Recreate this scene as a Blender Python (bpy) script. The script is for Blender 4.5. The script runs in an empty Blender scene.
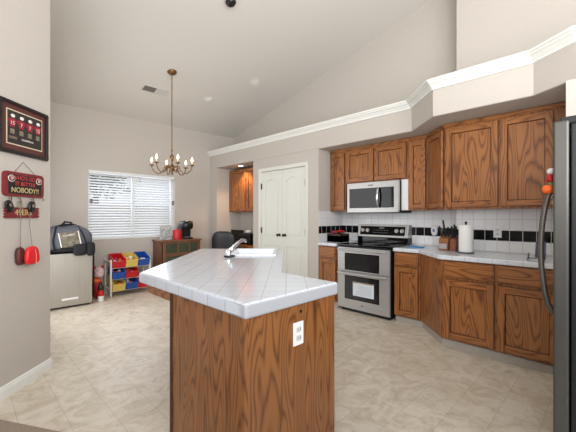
import bpy, bmesh, math, random
from mathutils import Vector, Matrix
random.seed(7)
C = bpy.context.scene.collection
scn = bpy.context.scene
PI = math.pi
S2 = math.sqrt(0.5)

# ------------------------------------------------------------------ camera, world, light
cam_d = bpy.data.cameras.new('camera'); cam = bpy.data.objects.new('camera', cam_d); C.objects.link(cam)
cam_d.sensor_width = 36.0; cam_d.lens = 36.0 * 328 / 576; cam_d.clip_start = 0.02; cam_d.clip_end = 200
cam.location = (0, 0, 1.30); cam.rotation_euler = (PI / 2, 0, -PI / 4)
scn.camera = cam
scn.view_settings.view_transform = 'Standard'; scn.view_settings.look = 'None'
scn.view_settings.gamma = 1.0; scn.view_settings.use_curve_mapping = False
scn.view_settings.exposure = -0.16

world = bpy.data.worlds.new('world'); scn.world = world; world.use_nodes = True
bg = world.node_tree.nodes['Background']
bg.inputs[0].default_value = (0.88, 0.93, 1.0, 1); bg.inputs[1].default_value = 0.80

def area(name, loc, target, sx, sy, power, col):
    l = bpy.data.lights.new(name, 'AREA'); l.shape = 'RECTANGLE'; l.size = sx; l.size_y = sy
    l.energy = power; l.color = col
    o = bpy.data.objects.new(name, l); C.objects.link(o); o.location = loc
    o.rotation_euler = (Vector(target) - Vector(loc)).to_track_quat('-Z', 'Y').to_euler()
    return o
# daylight through the blinds of the nook window and from the big glazed side behind the camera; two added fills last
area('window_daylight', (2.23, 6.55, 1.75), (2.2, 4.0, 0.6), 1.6, 1.2, 26, (0.88, 0.94, 1.0))
area('nook_side_door_daylight', (0.62, 4.55, 1.25), (3.0, 4.4, 1.0), 1.5, 2.0, 38, (0.95, 0.97, 1.0))
area('patio_daylight', (-2.9, -1.2, 1.9), (2.6, 2.2, 1.5), 3.4, 2.8, 170, (0.84, 0.92, 1.0))
area('rear_fill', (1.2, -3.7, 1.8), (1.8, 3.5, 1.5), 3.6, 2.8, 70, (0.95, 0.97, 1.0))  # added soft fill from behind the camera, not a known door
area('ceiling_fill', (0.7, -0.9, 2.3), (1.6, 1.6, 5.0), 3.0, 2.6, 215, (1.0, 0.98, 0.95))  # unseen upward fill added to brighten the ceiling

# ------------------------------------------------------------------ materials
def lin(c):
    c = c / 255.0
    return c / 12.92 if c <= 0.04045 else ((c + 0.055) / 1.055) ** 2.4
def rgb(r, g, b): return (lin(r), lin(g), lin(b), 1)
def newmat(name):
    m = bpy.data.materials.new(name); m.use_nodes = True
    nt = m.node_tree; return m, nt, nt.nodes['Principled BSDF']
def N(nt, t, **kw):
    n = nt.nodes.new(t)
    for k, v in kw.items(): setattr(n, k, v)
    return n
def ramp(nt, stops):
    r = N(nt, 'ShaderNodeValToRGB'); e = r.color_ramp.elements
    e[0].position, e[0].color = stops[0]; e[1].position, e[1].color = stops[-1]
    for p, c in stops[1:-1]:
        x = e.new(p); x.color = c
    return r
def math_n(nt, op, a, b=None):
    n = N(nt, 'ShaderNodeMath', operation=op)
    for i, v in enumerate((a, b)):
        if v is None: continue
        if isinstance(v, (int, float)): n.inputs[i].default_value = v
        else: nt.links.new(v, n.inputs[i])
    return n.outputs[0]
def plain(name, col, rough=0.5, metal=0.0, emit=0, var=0.0, scale=30, bump=0.0, coat=0.0):
    m, nt, b = newmat(name)
    b.inputs['Base Color'].default_value = col; b.inputs['Roughness'].default_value = rough
    b.inputs['Metallic'].default_value = metal
    if coat: b.inputs['Coat Weight'].default_value = coat
    if emit:
        b.inputs['Emission Color'].default_value = col; b.inputs['Emission Strength'].default_value = emit
    tc = N(nt, 'ShaderNodeTexCoord')
    no = N(nt, 'ShaderNodeTexNoise'); no.inputs['Scale'].default_value = scale; no.inputs['Detail'].default_value = 3
    nt.links.new(tc.outputs['Object'], no.inputs['Vector'])
    if var:
        c1 = tuple(x * (1 - var) for x in col[:3]) + (1,); c2 = tuple(min(1, x * (1 + var)) for x in col[:3]) + (1,)
        r = ramp(nt, [(0.3, c1), (0.7, c2)]); nt.links.new(no.outputs['Fac'], r.inputs[0])
        nt.links.new(r.outputs[0], b.inputs['Base Color'])
    if bump:
        bu = N(nt, 'ShaderNodeBump'); bu.inputs['Strength'].default_value = bump; bu.inputs['Distance'].default_value = 0.01
        nt.links.new(no.outputs['Fac'], bu.inputs['Height']); nt.links.new(bu.outputs[0], b.inputs['Normal'])
    return m

def oak(name, horiz=False, tone=1.0, dens=24):
    m, nt, b = newmat(name)
    tc = N(nt, 'ShaderNodeTexCoord'); oi = N(nt, 'ShaderNodeObjectInfo')
    mp = N(nt, 'ShaderNodeMapping'); mp.inputs['Scale'].default_value = (0.9, 0.9, 7.5) if horiz else (7.0, 7.0, 0.9)
    off = N(nt, 'ShaderNodeCombineXYZ'); k = math_n(nt, 'MULTIPLY', oi.outputs['Random'], 37.0)
    for i in range(3): nt.links.new(k, off.inputs[i])
    nt.links.new(off.outputs[0], mp.inputs['Location']); nt.links.new(tc.outputs['Object'], mp.inputs['Vector'])
    n1 = N(nt, 'ShaderNodeTexNoise'); n1.inputs['Scale'].default_value = 1.0; n1.inputs['Detail'].default_value = 1.6
    n1.inputs['Roughness'].default_value = 0.35
    nt.links.new(mp.outputs[0], n1.inputs['Vector'])
    s = math_n(nt, 'SINE', math_n(nt, 'MULTIPLY', n1.outputs['Fac'], dens * 2 * PI / 1.5))
    s = math_n(nt, 'MULTIPLY_ADD', s, 0.5); nt.nodes[-1].inputs[2].default_value = 0.5
    mp2 = N(nt, 'ShaderNodeMapping'); mp2.inputs['Scale'].default_value = (5, 5, 260) if horiz else (260, 260, 5)
    nt.links.new(off.outputs[0], mp2.inputs['Location']); nt.links.new(tc.outputs['Object'], mp2.inputs['Vector'])
    n2 = N(nt, 'ShaderNodeTexNoise'); n2.inputs['Scale'].default_value = 1.0; n2.inputs['Detail'].default_value = 2
    nt.links.new(mp2.outputs[0], n2.inputs['Vector'])
    f = math_n(nt, 'ADD', math_n(nt, 'MULTIPLY', math_n(nt, 'POWER', s, 0.55), 0.62), math_n(nt, 'MULTIPLY', n2.outputs['Fac'], 0.62))
    t = tone
    d = rgb(70 * t, 38 * t, 17 * t); mid = rgb(126 * t, 75 * t, 36 * t); li = rgb(154 * t, 98 * t, 52 * t)
    r = ramp(nt, [(0.20, d), (0.46, mid), (0.85, li)]); nt.links.new(f, r.inputs[0])
    n3 = N(nt, 'ShaderNodeTexNoise'); n3.inputs['Scale'].default_value = 2.0
    nt.links.new(mp.outputs[0], n3.inputs['Vector'])
    hs = N(nt, 'ShaderNodeHueSaturation')
    v = math_n(nt, 'MULTIPLY_ADD', n3.outputs['Fac'], 0.3); nt.nodes[-1].inputs[2].default_value = 0.85
    v = math_n(nt, 'ADD', v, math_n(nt, 'MULTIPLY', oi.outputs['Random'], 0.10))
    nt.links.new(v, hs.inputs['Value']); nt.links.new(r.outputs[0], hs.inputs['Color'])
    nt.links.new(hs.outputs[0], b.inputs['Base Color'])
    b.inputs['Roughness'].default_value = 0.36; b.inputs['Coat Weight'].default_value = 0.15; b.inputs['Coat Roughness'].default_value = 0.25
    return m

def tiles(name, axes, pitch, rot=0, col=(200, 205, 215), grout=(168, 170, 175), gw=0.012, band=None, rough=0.12, off=(0, 0), bump=0.25, wobble=0.0):
    """glazed tile; axes picks which world axes run across the tiles; band = (z0, z1, colour)"""
    m, nt, b = newmat(name)
    tc = N(nt, 'ShaderNodeTexCoord'); ge = N(nt, 'ShaderNodeNewGeometry')
    sp = N(nt, 'ShaderNodeSeparateXYZ'); nt.links.new(ge.outputs['Position'], sp.inputs[0])
    cb = N(nt, 'ShaderNodeCombineXYZ')
    nt.links.new(sp.outputs[axes[0]], cb.inputs[0]); nt.links.new(sp.outputs[axes[1]], cb.inputs[1])
    mp = N(nt, 'ShaderNodeMapping'); mp.inputs['Rotation'].default_value[2] = rot
    mp.inputs['Scale'].default_value = (1 / pitch, 1 / pitch, 1); mp.inputs['Location'].default_value = (off[0], off[1], 0)
    nt.links.new(cb.outputs[0], mp.inputs[0])
    br = N(nt, 'ShaderNodeTexBrick'); br.offset = 0; br.squash = 1
    br.inputs['Scale'].default_value = 1; br.inputs['Brick Width'].default_value = 1; br.inputs['Row Height'].default_value = 1
    br.inputs['Mortar Size'].default_value = gw * 2.2; br.inputs['Mortar Smooth'].default_value = 0.2; br.inputs['Bias'].default_value = 0
    c = rgb(*col); c2 = tuple(x * 0.965 for x in c[:3]) + (1,)
    br.inputs['Color1'].default_value = c; br.inputs['Color2'].default_value = c2; br.inputs['Mortar'].default_value = rgb(*grout)
    nt.links.new(mp.outputs[0], br.inputs['Vector'])
    colout = br.outputs['Color']
    if band:
        g1 = math_n(nt, 'GREATER_THAN', sp.outputs[2], band[0]); g2 = math_n(nt, 'LESS_THAN', sp.outputs[2], band[1])
        g = math_n(nt, 'MULTIPLY', g1, g2); ng = math_n(nt, 'SUBTRACT', 1.0, br.outputs['Fac'])
        g = math_n(nt, 'MULTIPLY', g, ng)
        mx = N(nt, 'ShaderNodeMix', data_type='RGBA'); nt.links.new(g, mx.inputs[0]); nt.links.new(colout, mx.inputs[6])
        mx.inputs[7].default_value = rgb(*band[2]); colout = mx.outputs[2]
    nt.links.new(colout, b.inputs['Base Color'])
    b.inputs['Roughness'].default_value = rough
    if band: b.inputs['Specular IOR Level'].default_value = 0.25
    bu = N(nt, 'ShaderNodeBump'); bu.inputs['Strength'].default_value = bump; bu.inputs['Distance'].default_value = 0.002; bu.invert = True
    nt.links.new(br.outputs['Fac'], bu.inputs['Height']); nt.links.new(bu.outputs[0], b.inputs['Normal'])
    return m

def floor_mat():
    m, nt, b = newmat('stone_look_vinyl_tile')
    tc = N(nt, 'ShaderNodeTexCoord')
    mp = N(nt, 'ShaderNodeMapping'); mp.inputs['Scale'].default_value = (1 / 0.228,) * 2 + (1,)
    nt.links.new(tc.outputs['Object'], mp.inputs[0])
    br = N(nt, 'ShaderNodeTexBrick'); br.offset = 0; br.squash = 1
    br.inputs['Scale'].default_value = 1; br.inputs['Brick Width'].default_value = 1; br.inputs['Row Height'].default_value = 1
    br.inputs['Mortar Size'].default_value = 0.012; br.inputs['Mortar Smooth'].default_value = 0.6
    br.inputs['Color1'].default_value = (1, 1, 1, 1); br.inputs['Color2'].default_value = (0.93, 0.92, 0.91, 1)
    br.inputs['Mortar'].default_value = (0.74, 0.72, 0.69, 1)
    nt.links.new(mp.outputs[0], br.inputs['Vector'])
    n1 = N(nt, 'ShaderNodeTexNoise'); n1.inputs['Scale'].default_value = 5.5; n1.inputs['Detail'].default_value = 9
    n1.inputs['Roughness'].default_value = 0.68; n1.inputs['Distortion'].default_value = 1.6
    nt.links.new(tc.outputs['Object'], n1.inputs['Vector'])
    r = ramp(nt, [(0.30, rgb(192, 179, 159)), (0.48, rgb(213, 202, 184)), (0.60, rgb(225, 217, 203)), (0.75, rgb(207, 194, 175))])
    nt.links.new(n1.outputs['Fac'], r.inputs[0])
    mx = N(nt, 'ShaderNodeMix', data_type='RGBA', blend_type='MULTIPLY'); mx.inputs[0].default_value = 1
    nt.links.new(r.outputs[0], mx.inputs[6]); nt.links.new(br.outputs['Color'], mx.inputs[7])
    nt.links.new(mx.outputs[2], b.inputs['Base Color'])
    b.inputs['Roughness'].default_value = 0.38
    return m

def steel(name, col=(206, 203, 198), rough=0.36, vert=False, met=0.6):
    m, nt, b = newmat(name)
    b.inputs['Metallic'].default_value = met
    tc = N(nt, 'ShaderNodeTexCoord'); mp = N(nt, 'ShaderNodeMapping')
    mp.inputs['Scale'].default_value = (300, 300, 3) if vert else (3, 3, 300)
    nt.links.new(tc.outputs['Object'], mp.inputs[0])
    no = N(nt, 'ShaderNodeTexNoise'); no.inputs['Scale'].default_value = 1; nt.links.new(mp.outputs[0], no.inputs['Vector'])
    c = rgb(*col); r = ramp(nt, [(0.3, tuple(x * .9 for x in c[:3]) + (1,)), (0.7, tuple(min(1, x * 1.08) for x in c[:3]) + (1,))])
    nt.links.new(no.outputs['Fac'], r.inputs[0]); nt.links.new(r.outputs[0], b.inputs['Base Color'])
    b.inputs['Roughness'].default_value = rough
    return m

PAINT = plain('greige_wall_paint', rgb(188, 181, 173), 0.75, var=0.02, scale=60, bump=0.08)
CEILM = plain('ceiling_paint', rgb(208, 205, 199), 0.85, var=0.015, scale=60, bump=0.1)
WHITE = plain('white_trim_paint', rgb(228, 228, 224), 0.4, var=0.01)
DOORW = plain('white_door_paint', rgb(214, 215, 208), 0.45, var=0.01)
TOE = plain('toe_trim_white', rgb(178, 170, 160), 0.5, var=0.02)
CARPET = plain('brown_carpet', rgb(150, 136, 120), 0.95, var=0.2, scale=220, bump=0.4)
FLOOR = floor_mat()
OV = oak('oak_vertical_grain'); OH = oak('oak_horizontal_grain', True)
OGR = plain('shaded_groove_oak', rgb(84, 44, 20), .5, var=.15, scale=60)  # dark tone paints the shade in door grooves and gaps
OVD = oak('oak_panel_dark_vertical', tone=0.9, dens=32)
ODK = plain('dark_trim_wood', rgb(70, 36, 16), 0.7, var=0.1)  # dark wood of the island corner trim
ISLT = tiles('island_top_tile', (0, 1), 0.115, rot=PI / 4, off=(0.1, 0.3), grout=(178, 180, 185), gw=.010)
ISLE = tiles('island_edge_tile', (0, 1), 0.152, gw=0.010, off=(0.18, 0.45))
CNTT = tiles('wall_counter_tile', (0, 1), 0.1135, col=(218, 222, 230), off=(0.35, 0.1), grout=(188, 190, 194))
BSPL = tiles('backsplash_tile', (1, 2), 0.1135, off=(0.1, -0.1280), band=(1.036, 1.149, (14, 14, 17)), col=(236, 236, 237), grout=(206, 205, 204))
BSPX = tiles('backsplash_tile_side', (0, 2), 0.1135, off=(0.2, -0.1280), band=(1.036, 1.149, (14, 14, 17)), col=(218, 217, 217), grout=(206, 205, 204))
STEEL = steel('brushed_steel', (186, 186, 185)); STEELD = steel('dark_brushed_steel', (86, 84, 81), 0.45, True)
STEELM = steel('matte_steel_door', (178, 175, 166), 0.42, True)
CHROME = plain('chrome', rgb(225, 228, 232), 0.08, 1.0)
BLACK = plain('black_plastic', rgb(14, 14, 15), 0.35, var=0.1)
BGLASS = plain('black_glass', rgb(9, 9, 11), 0.06); BGLASS.node_tree.nodes['Principled BSDF'].inputs['Specular IOR Level'].default_value = 0.3
BMATTE = plain('black_enamel_side', rgb(12, 12, 13), 0.5)
PLASTW = plain('white_plastic', rgb(232, 232, 230), 0.35)
SINKW = plain('white_enamel', rgb(216, 220, 226), 0.15)
BRASS = plain('antique_brass', rgb(120, 90, 56), 0.36, 0.8, var=0.15, scale=40)
CREAMC = plain('candle_sleeve_cream', rgb(226, 205, 170), 0.5)
BULB = plain('lit_candle_bulb', (1.0, 0.72, 0.42, 1), 0.3, emit=9)
DARKM = plain('dark_bronze', rgb(48, 40, 34), 0.4, 0.8)

# ------------------------------------------------------------------ mesh helpers
ORG = {}
class MB:
    def __init__(s, M=None): s.bm = bmesh.new(); s.M = M or Matrix()
    def _v(s, p): return s.bm.verts.new(s.M @ Vector(p))
    def face(s, vs, mat=0):
        try: f = s.bm.faces.new(vs)
        except ValueError: return None
        f.material_index = mat; return f
    def box(s, x0, x1, y0, y1, z0, z1, mat=0):
        v = [s._v((x, y, z)) for z in (z0, z1) for y in (y0, y1) for x in (x0, x1)]
        for q in ((0, 1, 3, 2), (4, 6, 7, 5), (0, 4, 5, 1), (2, 3, 7, 6), (0, 2, 6, 4), (1, 5, 7, 3)):
            s.face([v[i] for i in q], mat)
        return s
    def prism(s, pts, z0, z1, mat=0, topmat=None):
        a = [s._v((p[0], p[1], z0)) for p in pts]; b = [s._v((p[0], p[1], z1)) for p in pts]
        n = len(pts)
        for i in range(n): s.face([a[i], a[(i + 1) % n], b[(i + 1) % n], b[i]], mat)
        s.face(a[::-1], mat); s.face(b, mat if topmat is None else topmat); return s
    def tube(s, pts, r, seg=8, mat=0, cap=True):
        pts = [Vector(p) for p in pts]; rings = []
        rs = r if isinstance(r, (list, tuple)) else [r] * len(pts)
        up = None
        for i, p in enumerate(pts):
            t = (pts[min(i + 1, len(pts) - 1)] - pts[max(i - 1, 0)]).normalized()
            if up is None: up = Vector((0, 0, 1)) if abs(t.z) < 0.9 else Vector((1, 0, 0))
            a = t.cross(up).normalized(); bb = a.cross(t).normalized(); up = bb
            rings.append([s._v(p + (a * math.cos(k * 2 * PI / seg) + bb * math.sin(k * 2 * PI / seg)) * rs[i]) for k in range(seg)])
        for i in range(len(rings) - 1):
            for k in range(seg): s.face([rings[i][k], rings[i][(k + 1) % seg], rings[i + 1][(k + 1) % seg], rings[i + 1][k]], mat)
        if cap: s.face(rings[0][::-1], mat); s.face(rings[-1], mat)
        return s
    def lathe(s, prof, c=(0, 0, 0), seg=20, mat=0):
        rings = []
        for r, z in prof:
            rings.append([s._v((c[0] + max(r, 1e-4) * math.cos(k * 2 * PI / seg), c[1] + max(r, 1e-4) * math.sin(k * 2 * PI / seg), c[2] + z)) for k in range(seg)])
        for i in range(len(rings) - 1):
            for k in range(seg): s.face([rings[i][k], rings[i][(k + 1) % seg], rings[i + 1][(k + 1) % seg], rings[i + 1][k]], mat)
        s.face(rings[0][::-1], mat); s.face(rings[-1], mat); return s
    def sup(s, c, rad, e=1.0, seg=24, rows=14, mat=0, fn=None):
        """super-ellipsoid; e<1 boxier; fn(vec in unit space)->vec deforms"""
        def sg(x, p): return math.copysign(abs(x) ** p, x)
        rings = []
        for j in range(rows + 1):
            ph = -PI / 2 + PI * j / rows; ring = []
            for k in range(seg):
                th = 2 * PI * k / seg
                p = Vector((sg(math.cos(ph), e) * sg(math.cos(th), e), sg(math.cos(ph), e) * sg(math.sin(th), e), sg(math.sin(ph), e)))
                if fn: p = fn(p)
                ring.append(s._v((c[0] + p.x * rad[0], c[1] + p.y * rad[1], c[2] + p.z * rad[2])))
            rings.append(ring)
        for j in range(rows):
            for k in range(seg): s.face([rings[j][k], rings[j][(k + 1) % seg], rings[j + 1][(k + 1) % seg], rings[j + 1][k]], mat)
        return s
    def sweep(s, prof, path, mat=0):
        """prof = (out, z) list; path = 2d points; out is to the left of travel, mitred"""
        n = len(path); P = [Vector((p[0], p[1])) for p in path]; rings = []
        for i in range(n):
            d1 = (P[i] - P[i - 1]).normalized() if i > 0 else (P[1] - P[0]).normalized()
            d2 = (P[i + 1] - P[i]).normalized() if i < n - 1 else d1
            n1 = Vector((-d1.y, d1.x)); n2 = Vector((-d2.y, d2.x)); m = (n1 + n2).normalized(); k = 1 / max(0.3, m.dot(n1))
            rings.append([s._v((P[i].x + m.x * o * k, P[i].y + m.y * o * k, z)) for o, z in prof])
        for i in range(n - 1):
            for j in range(len(prof)):
                jj = (j + 1) % len(prof); s.face([rings[i][j], rings[i][jj], rings[i + 1][jj], rings[i + 1][j]], mat)
        s.face(rings[0][::-1], mat); s.face(rings[-1], mat); return s
    def build(s, name, mats, parent=None, smooth=False, bev=0, org=None, seg=2):
        bmesh.ops.remove_doubles(s.bm, verts=s.bm.verts, dist=1e-5)
        bmesh.ops.recalc_face_normals(s.bm, faces=s.bm.faces)
        if parent is not None: off = ORG[parent.name]
        elif org is not None: off = Vector(org)
        else:
            xs = [v.co for v in s.bm.verts]; mn = [min(v[i] for v in xs) for i in range(3)]; mxx = [max(v[i] for v in xs) for i in range(3)]
            off = Vector(((mn[0] + mxx[0]) / 2, (mn[1] + mxx[1]) / 2, mn[2]))
        bmesh.ops.translate(s.bm, verts=s.bm.verts, vec=-off)
        me = bpy.data.meshes.new(name); s.bm.to_mesh(me); s.bm.free()
        for m in (mats if isinstance(mats, (list, tuple)) else [mats]): me.materials.append(m)
        if smooth:
            for p in me.polygons: p.use_smooth = True
            if smooth == 'auto': me.set_sharp_from_angle(angle=math.radians(40))
        o = bpy.data.objects.new(name, me); C.objects.link(o)
        if parent is not None: o.parent = parent
        else: o.location = off
        ORG[o.name] = off
        if bev:
            bv = o.modifiers.new('bevel', 'BEVEL'); bv.width = bev; bv.segments = seg; bv.limit_method = 'ANGLE'; bv.angle_limit = math.radians(50)
        return o
def thing(name, label, cat, loc, group=None):
    o = bpy.data.objects.new(name, None); C.objects.link(o); o.location = loc; o.empty_display_size = 0.05
    o['label'] = label; o['category'] = cat
    if group: o['group'] = group
    ORG[o.name] = Vector(loc); return o
def tag(o, label, cat, group=None):
    o['label'] = label; o['category'] = cat
    if group: o['group'] = group
    return o
def struct(o): o['kind'] = 'structure'; return o
def stuff(o): o['kind'] = 'stuff'; return o
def frameM(o, xd, yd, zd):
    M = Matrix.Identity(4)
    for i, d in enumerate((xd, yd, zd)):
        for j in range(3): M[j][i] = d[j]
    M.translation = Vector(o); return M
def text(s, size, M, mat, name, parent, ext=0.0008, align='CENTER'):
    cu = bpy.data.curves.new(name, 'FONT'); cu.body = s; cu.size = size; cu.align_x = align; cu.align_y = 'CENTER'; cu.extrude = ext
    t = bpy.data.objects.new(name + '_src', cu); C.objects.link(t)
    dg = bpy.context.evaluated_depsgraph_get(); me = bpy.data.meshes.new_from_object(t.evaluated_get(dg))
    bpy.data.objects.remove(t); me.name = name
    me.transform(M); me.transform(Matrix.Translation(-ORG[parent.name])); me.materials.clear(); me.materials.append(mat)
    o = bpy.data.objects.new(name, me); C.objects.link(o); o.parent = parent; ORG[o.name] = ORG[parent.name]; return o

# ------------------------------------------------------------------ room shell
XP, XB, XJ, YJ, YW = 3.77, 4.38, 4.05, 1.30, 6.12        # pantry plane, kitchen back wall, its jog, window wall
SOFZ, LEDZ = 2.30, 2.65
def cz(y): return 3.05 + 0.25 * (YW - y)
struct(MB().box(-3.5, 4.6, -4.0, 6.3, -0.12, 0.0).build('floor', FLOOR, org=(0.03, 0.1, 0)))
cp = [(0.06, 2.97), (0.55, 2.19), (1.3, -0.2), (1.6, -3.9), (-3.4, -3.9), (-3.4, 2.97)]
struct(MB().prism([(-0.05, 2.72), (0.16, 2.80), (0.60, 2.06), (0.9, 0.6), (0.4, -3.9), (-3.4, -3.9), (-3.4, 0)], 0.0005, 0.008).build('floor_carpet', CARPET))
m = MB()
a = [m._v(p) for p in ((-3.5, YW + .15, cz(YW + .15)), (4.6, YW + .15, cz(YW + .15)), (4.6, -4, cz(-4)), (-3.5, -4, cz(-4)))]
b = [m._v((v.co.x, v.co.y, v.co.z + 0.12)) for v in a]
m.face(a); m.face(b[::-1])
for i in range(4): m.face([a[i], a[(i + 1) % 4], b[(i + 1) % 4], b[i]])
struct(m.build('ceiling', CEILM))

def slopebox(m, x0, x1, y0, y1, z0):
    """wall block whose top follows the vaulted ceiling"""
    vs = [m._v((x, y, z0)) for x, y in ((x0, y0), (x1, y0), (x1, y1), (x0, y1))]
    vt = [m._v((x, y, cz(y) + 0.02)) for x, y in ((x0, y0), (x1, y0), (x1, y1), (x0, y1))]
    m.face(vs[::-1]); m.face(vt)
    for i in range(4): m.face([vs[i], vs[(i + 1) % 4], vt[(i + 1) % 4], vt[i]])
# window wall with opening
WX0, WX1, WZ0, WZ1 = 1.48, 2.98, 0.915, 2.065
m = MB(); m.box(0.4, WX0, YW, YW + .15, 0, cz(YW) + .02); m.box(WX1, 4.6, YW, YW + .15, 0, cz(YW) + .02)
m.box(WX0, WX1, YW, YW + .15, 0, WZ0); m.box(WX0, WX1, YW, YW + .15, WZ1, cz(YW) + .02)
struct(m.build('wall_window', PAINT))
# back wall, above and behind the kitchen
m = MB(); slopebox(m, XB, XB + .12, YJ, YW, 0)
struct(m.build('wall_back', PAINT))
m = MB(); slopebox(m, XJ, XJ + .45, -2.0, YJ, 0)
struct(m.build('wall_back_jog', PAINT))
m = MB(); m.box(3.17, XJ, -2.0, 0.262, 0, SOFZ)
struct(m.build('wall_stub', PAINT))
# pantry wall: blocks around the desk niche and the double door
NY0, NY1, DY0, DY1, AY = 4.664, 5.86, 3.385, 4.445, 3.13
m = MB(); m.box(XP, XB, NY1, YW, 0, SOFZ); m.box(XP, XB, DY1, NY0, 0, SOFZ); m.box(XP, XB, AY, DY0, 0, SOFZ)
m.box(XP, XB, DY0, DY1, 2.075, SOFZ); m.box(XP + .07, XB, DY0, DY1, 0, 2.075)
struct(m.build('wall_pantry', PAINT))
SP = [(XP, YW), (XP, 1.7065), (3.366, 1.3025), (3.366, 0.4847), (3.17, 0.205), (3.17, -2.0), (4.6, -2.0), (4.6, YW)]
struct(MB().prism(SP, SOFZ, LEDZ).build('wall_soffit', PAINT, bev=0.012, seg=3))
prof = [(0, 2.565), (0.014, 2.567), (0.018, 2.585), (0.032, 2.600), (0.040, 2.612), (0.058, 2.622), (0.062, 2.636), (0.074, 2.640), (0.076, 2.658), (0, 2.658)]
path = [SP[5], SP[4], SP[3], SP[2], SP[1], SP[0]]
struct(MB().sweep(prof, path).build('trim_crown', WHITE))
# left wall (runs away from the camera) and the hidden nook wall behind it
CW = Vector((0.559, 3.430))
def lw(d, R=-2.03): return ((d + R) * S2, (d - R) * S2)
c0 = lw(2.80); c1 = lw(-3.0)
m = MB()
pts = [c0, (c0[0], YW), (c0[0] - .15, YW), (c0[0] - .15, c0[1] + .06), lw(-3.0, -2.15), c1]
a = [m._v((p[0], p[1], 0)) for p in pts]; b = [m._v((p[0], p[1], cz(p[1]) + .02)) for p in pts]
m.face(a[::-1]); m.face(b)
for i in range(len(pts)): m.face([a[i], a[(i + 1) % 6], b[(i + 1) % 6], b[i]])
struct(m.build('wall_left', PAINT))
bprof = [(0, 0), (0.016, 0), (0.016, 0.062), (0.011, 0.070), (0.011, 0.078), (0.005, 0.088), (0, 0.090)]
struct(MB().sweep(bprof, [(c0[0], YW), c0, c1][::-1][::-1]).build('baseboard_left', WHITE))
m = MB(); m.sweep(bprof, [(XP, YW), (c0[0], YW)][::-1][::-1])
struct(m.build('baseboard_window', WHITE))
m = MB(); m.sweep(bprof, [(XP, AY + .005), (XP, DY0 - .06)]); m.sweep(bprof, [(XP, DY1 + .06), (XP, NY0)])
struct(m.build('baseboard_pantry', WHITE))
# window
m = MB()
fy0, fy1 = YW + .08, YW + .13
m.box(WX0, WX1, fy0, fy1, WZ0, WZ0 + .045); m.box(WX0, WX1, fy0, fy1, WZ1 - .045, WZ1)
m.box(WX0, WX0 + .045, fy0, fy1, WZ0 + .045, WZ1 - .045); m.box(WX1 - .045, WX1, fy0, fy1, WZ0 + .045, WZ1 - .045)
m.box(2.20, 2.255, fy0 - .005, fy1 - .005, WZ0 + .045, WZ1 - .045)
w = struct(m.build('window_1', WHITE))
GL, nt, bb = newmat('clear_window_glass')
tr = N(nt, 'ShaderNodeBsdfTransparent'); gl = N(nt, 'ShaderNodeBsdfGlossy'); gl.inputs['Roughness'].default_value = 0.02
mx = N(nt, 'ShaderNodeMixShader'); mx.inputs[0].default_value = 0.06
nt.links.new(tr.outputs[0], mx.inputs[1]); nt.links.new(gl.outputs[0], mx.inputs[2]); nt.links.new(mx.outputs[0], nt.nodes['Material Output'].inputs[0])
MB().box(WX0 + .045, 2.20, YW + .10, YW + .104, WZ0 + .045, WZ1 - .045).build('pane', GL, w)
MB().box(2.255, WX1 - .045, YW + .10, YW + .104, WZ0 + .045, WZ1 - .045).build('pane', GL, w)
# outside the window: block wall, pale house, tree
STUCCO = plain('pale_stucco', rgb(214, 208, 200), 0.9, var=0.05)
LEAF = plain('tree_leaf', rgb(84, 104, 70), 0.6, var=0.3, scale=8)
GRAVEL = plain('yard_gravel', rgb(186, 176, 160), 0.95, var=0.15)
struct(MB().box(-8, 14, 6.45, 16, -0.35, -0.25).build('ground_yard', GRAVEL))
tag(MB().box(-6, 13, 9.6, 9.8, -0.25, 1.55).box(-6, 13, 9.56, 9.84, 1.55, 1.62).build('garden_wall', STUCCO), 'pale block garden wall outside, seen between the blind slats', 'wall')
t = thing('garden_tree', 'green tree beyond the garden wall outside the window', 'tree', (3.0, 11.6, -0.25))
MB().tube([(3.0, 11.6, -0.25), (3.05, 11.6, 1.6), (2.95, 11.65, 3.0)], [0.12, 0.09, 0.04], 10).build('trunk', DARKM, t, smooth=True)
m = MB()
for i in range(650):
    p = Vector((random.gauss(0, 1), random.gauss(0, 1), random.gauss(0, 1))).normalized() * random.uniform(.3, 1)
    c = Vector((3.0 + p.x * 1.5, 11.6 + p.y * 1.0, 2.75 + p.z * 0.95)); a = Vector((random.gauss(0, 1), random.gauss(0, 1), random.gauss(0, 1))).normalized()
    bq = a.orthogonal().normalized(); k = .13
    m.face([m._v(c + a * k), m._v(c + bq * k * .5), m._v(c - a * k), m._v(c - bq * k * .5)])
m.build('foliage', LEAF, t)
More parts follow.
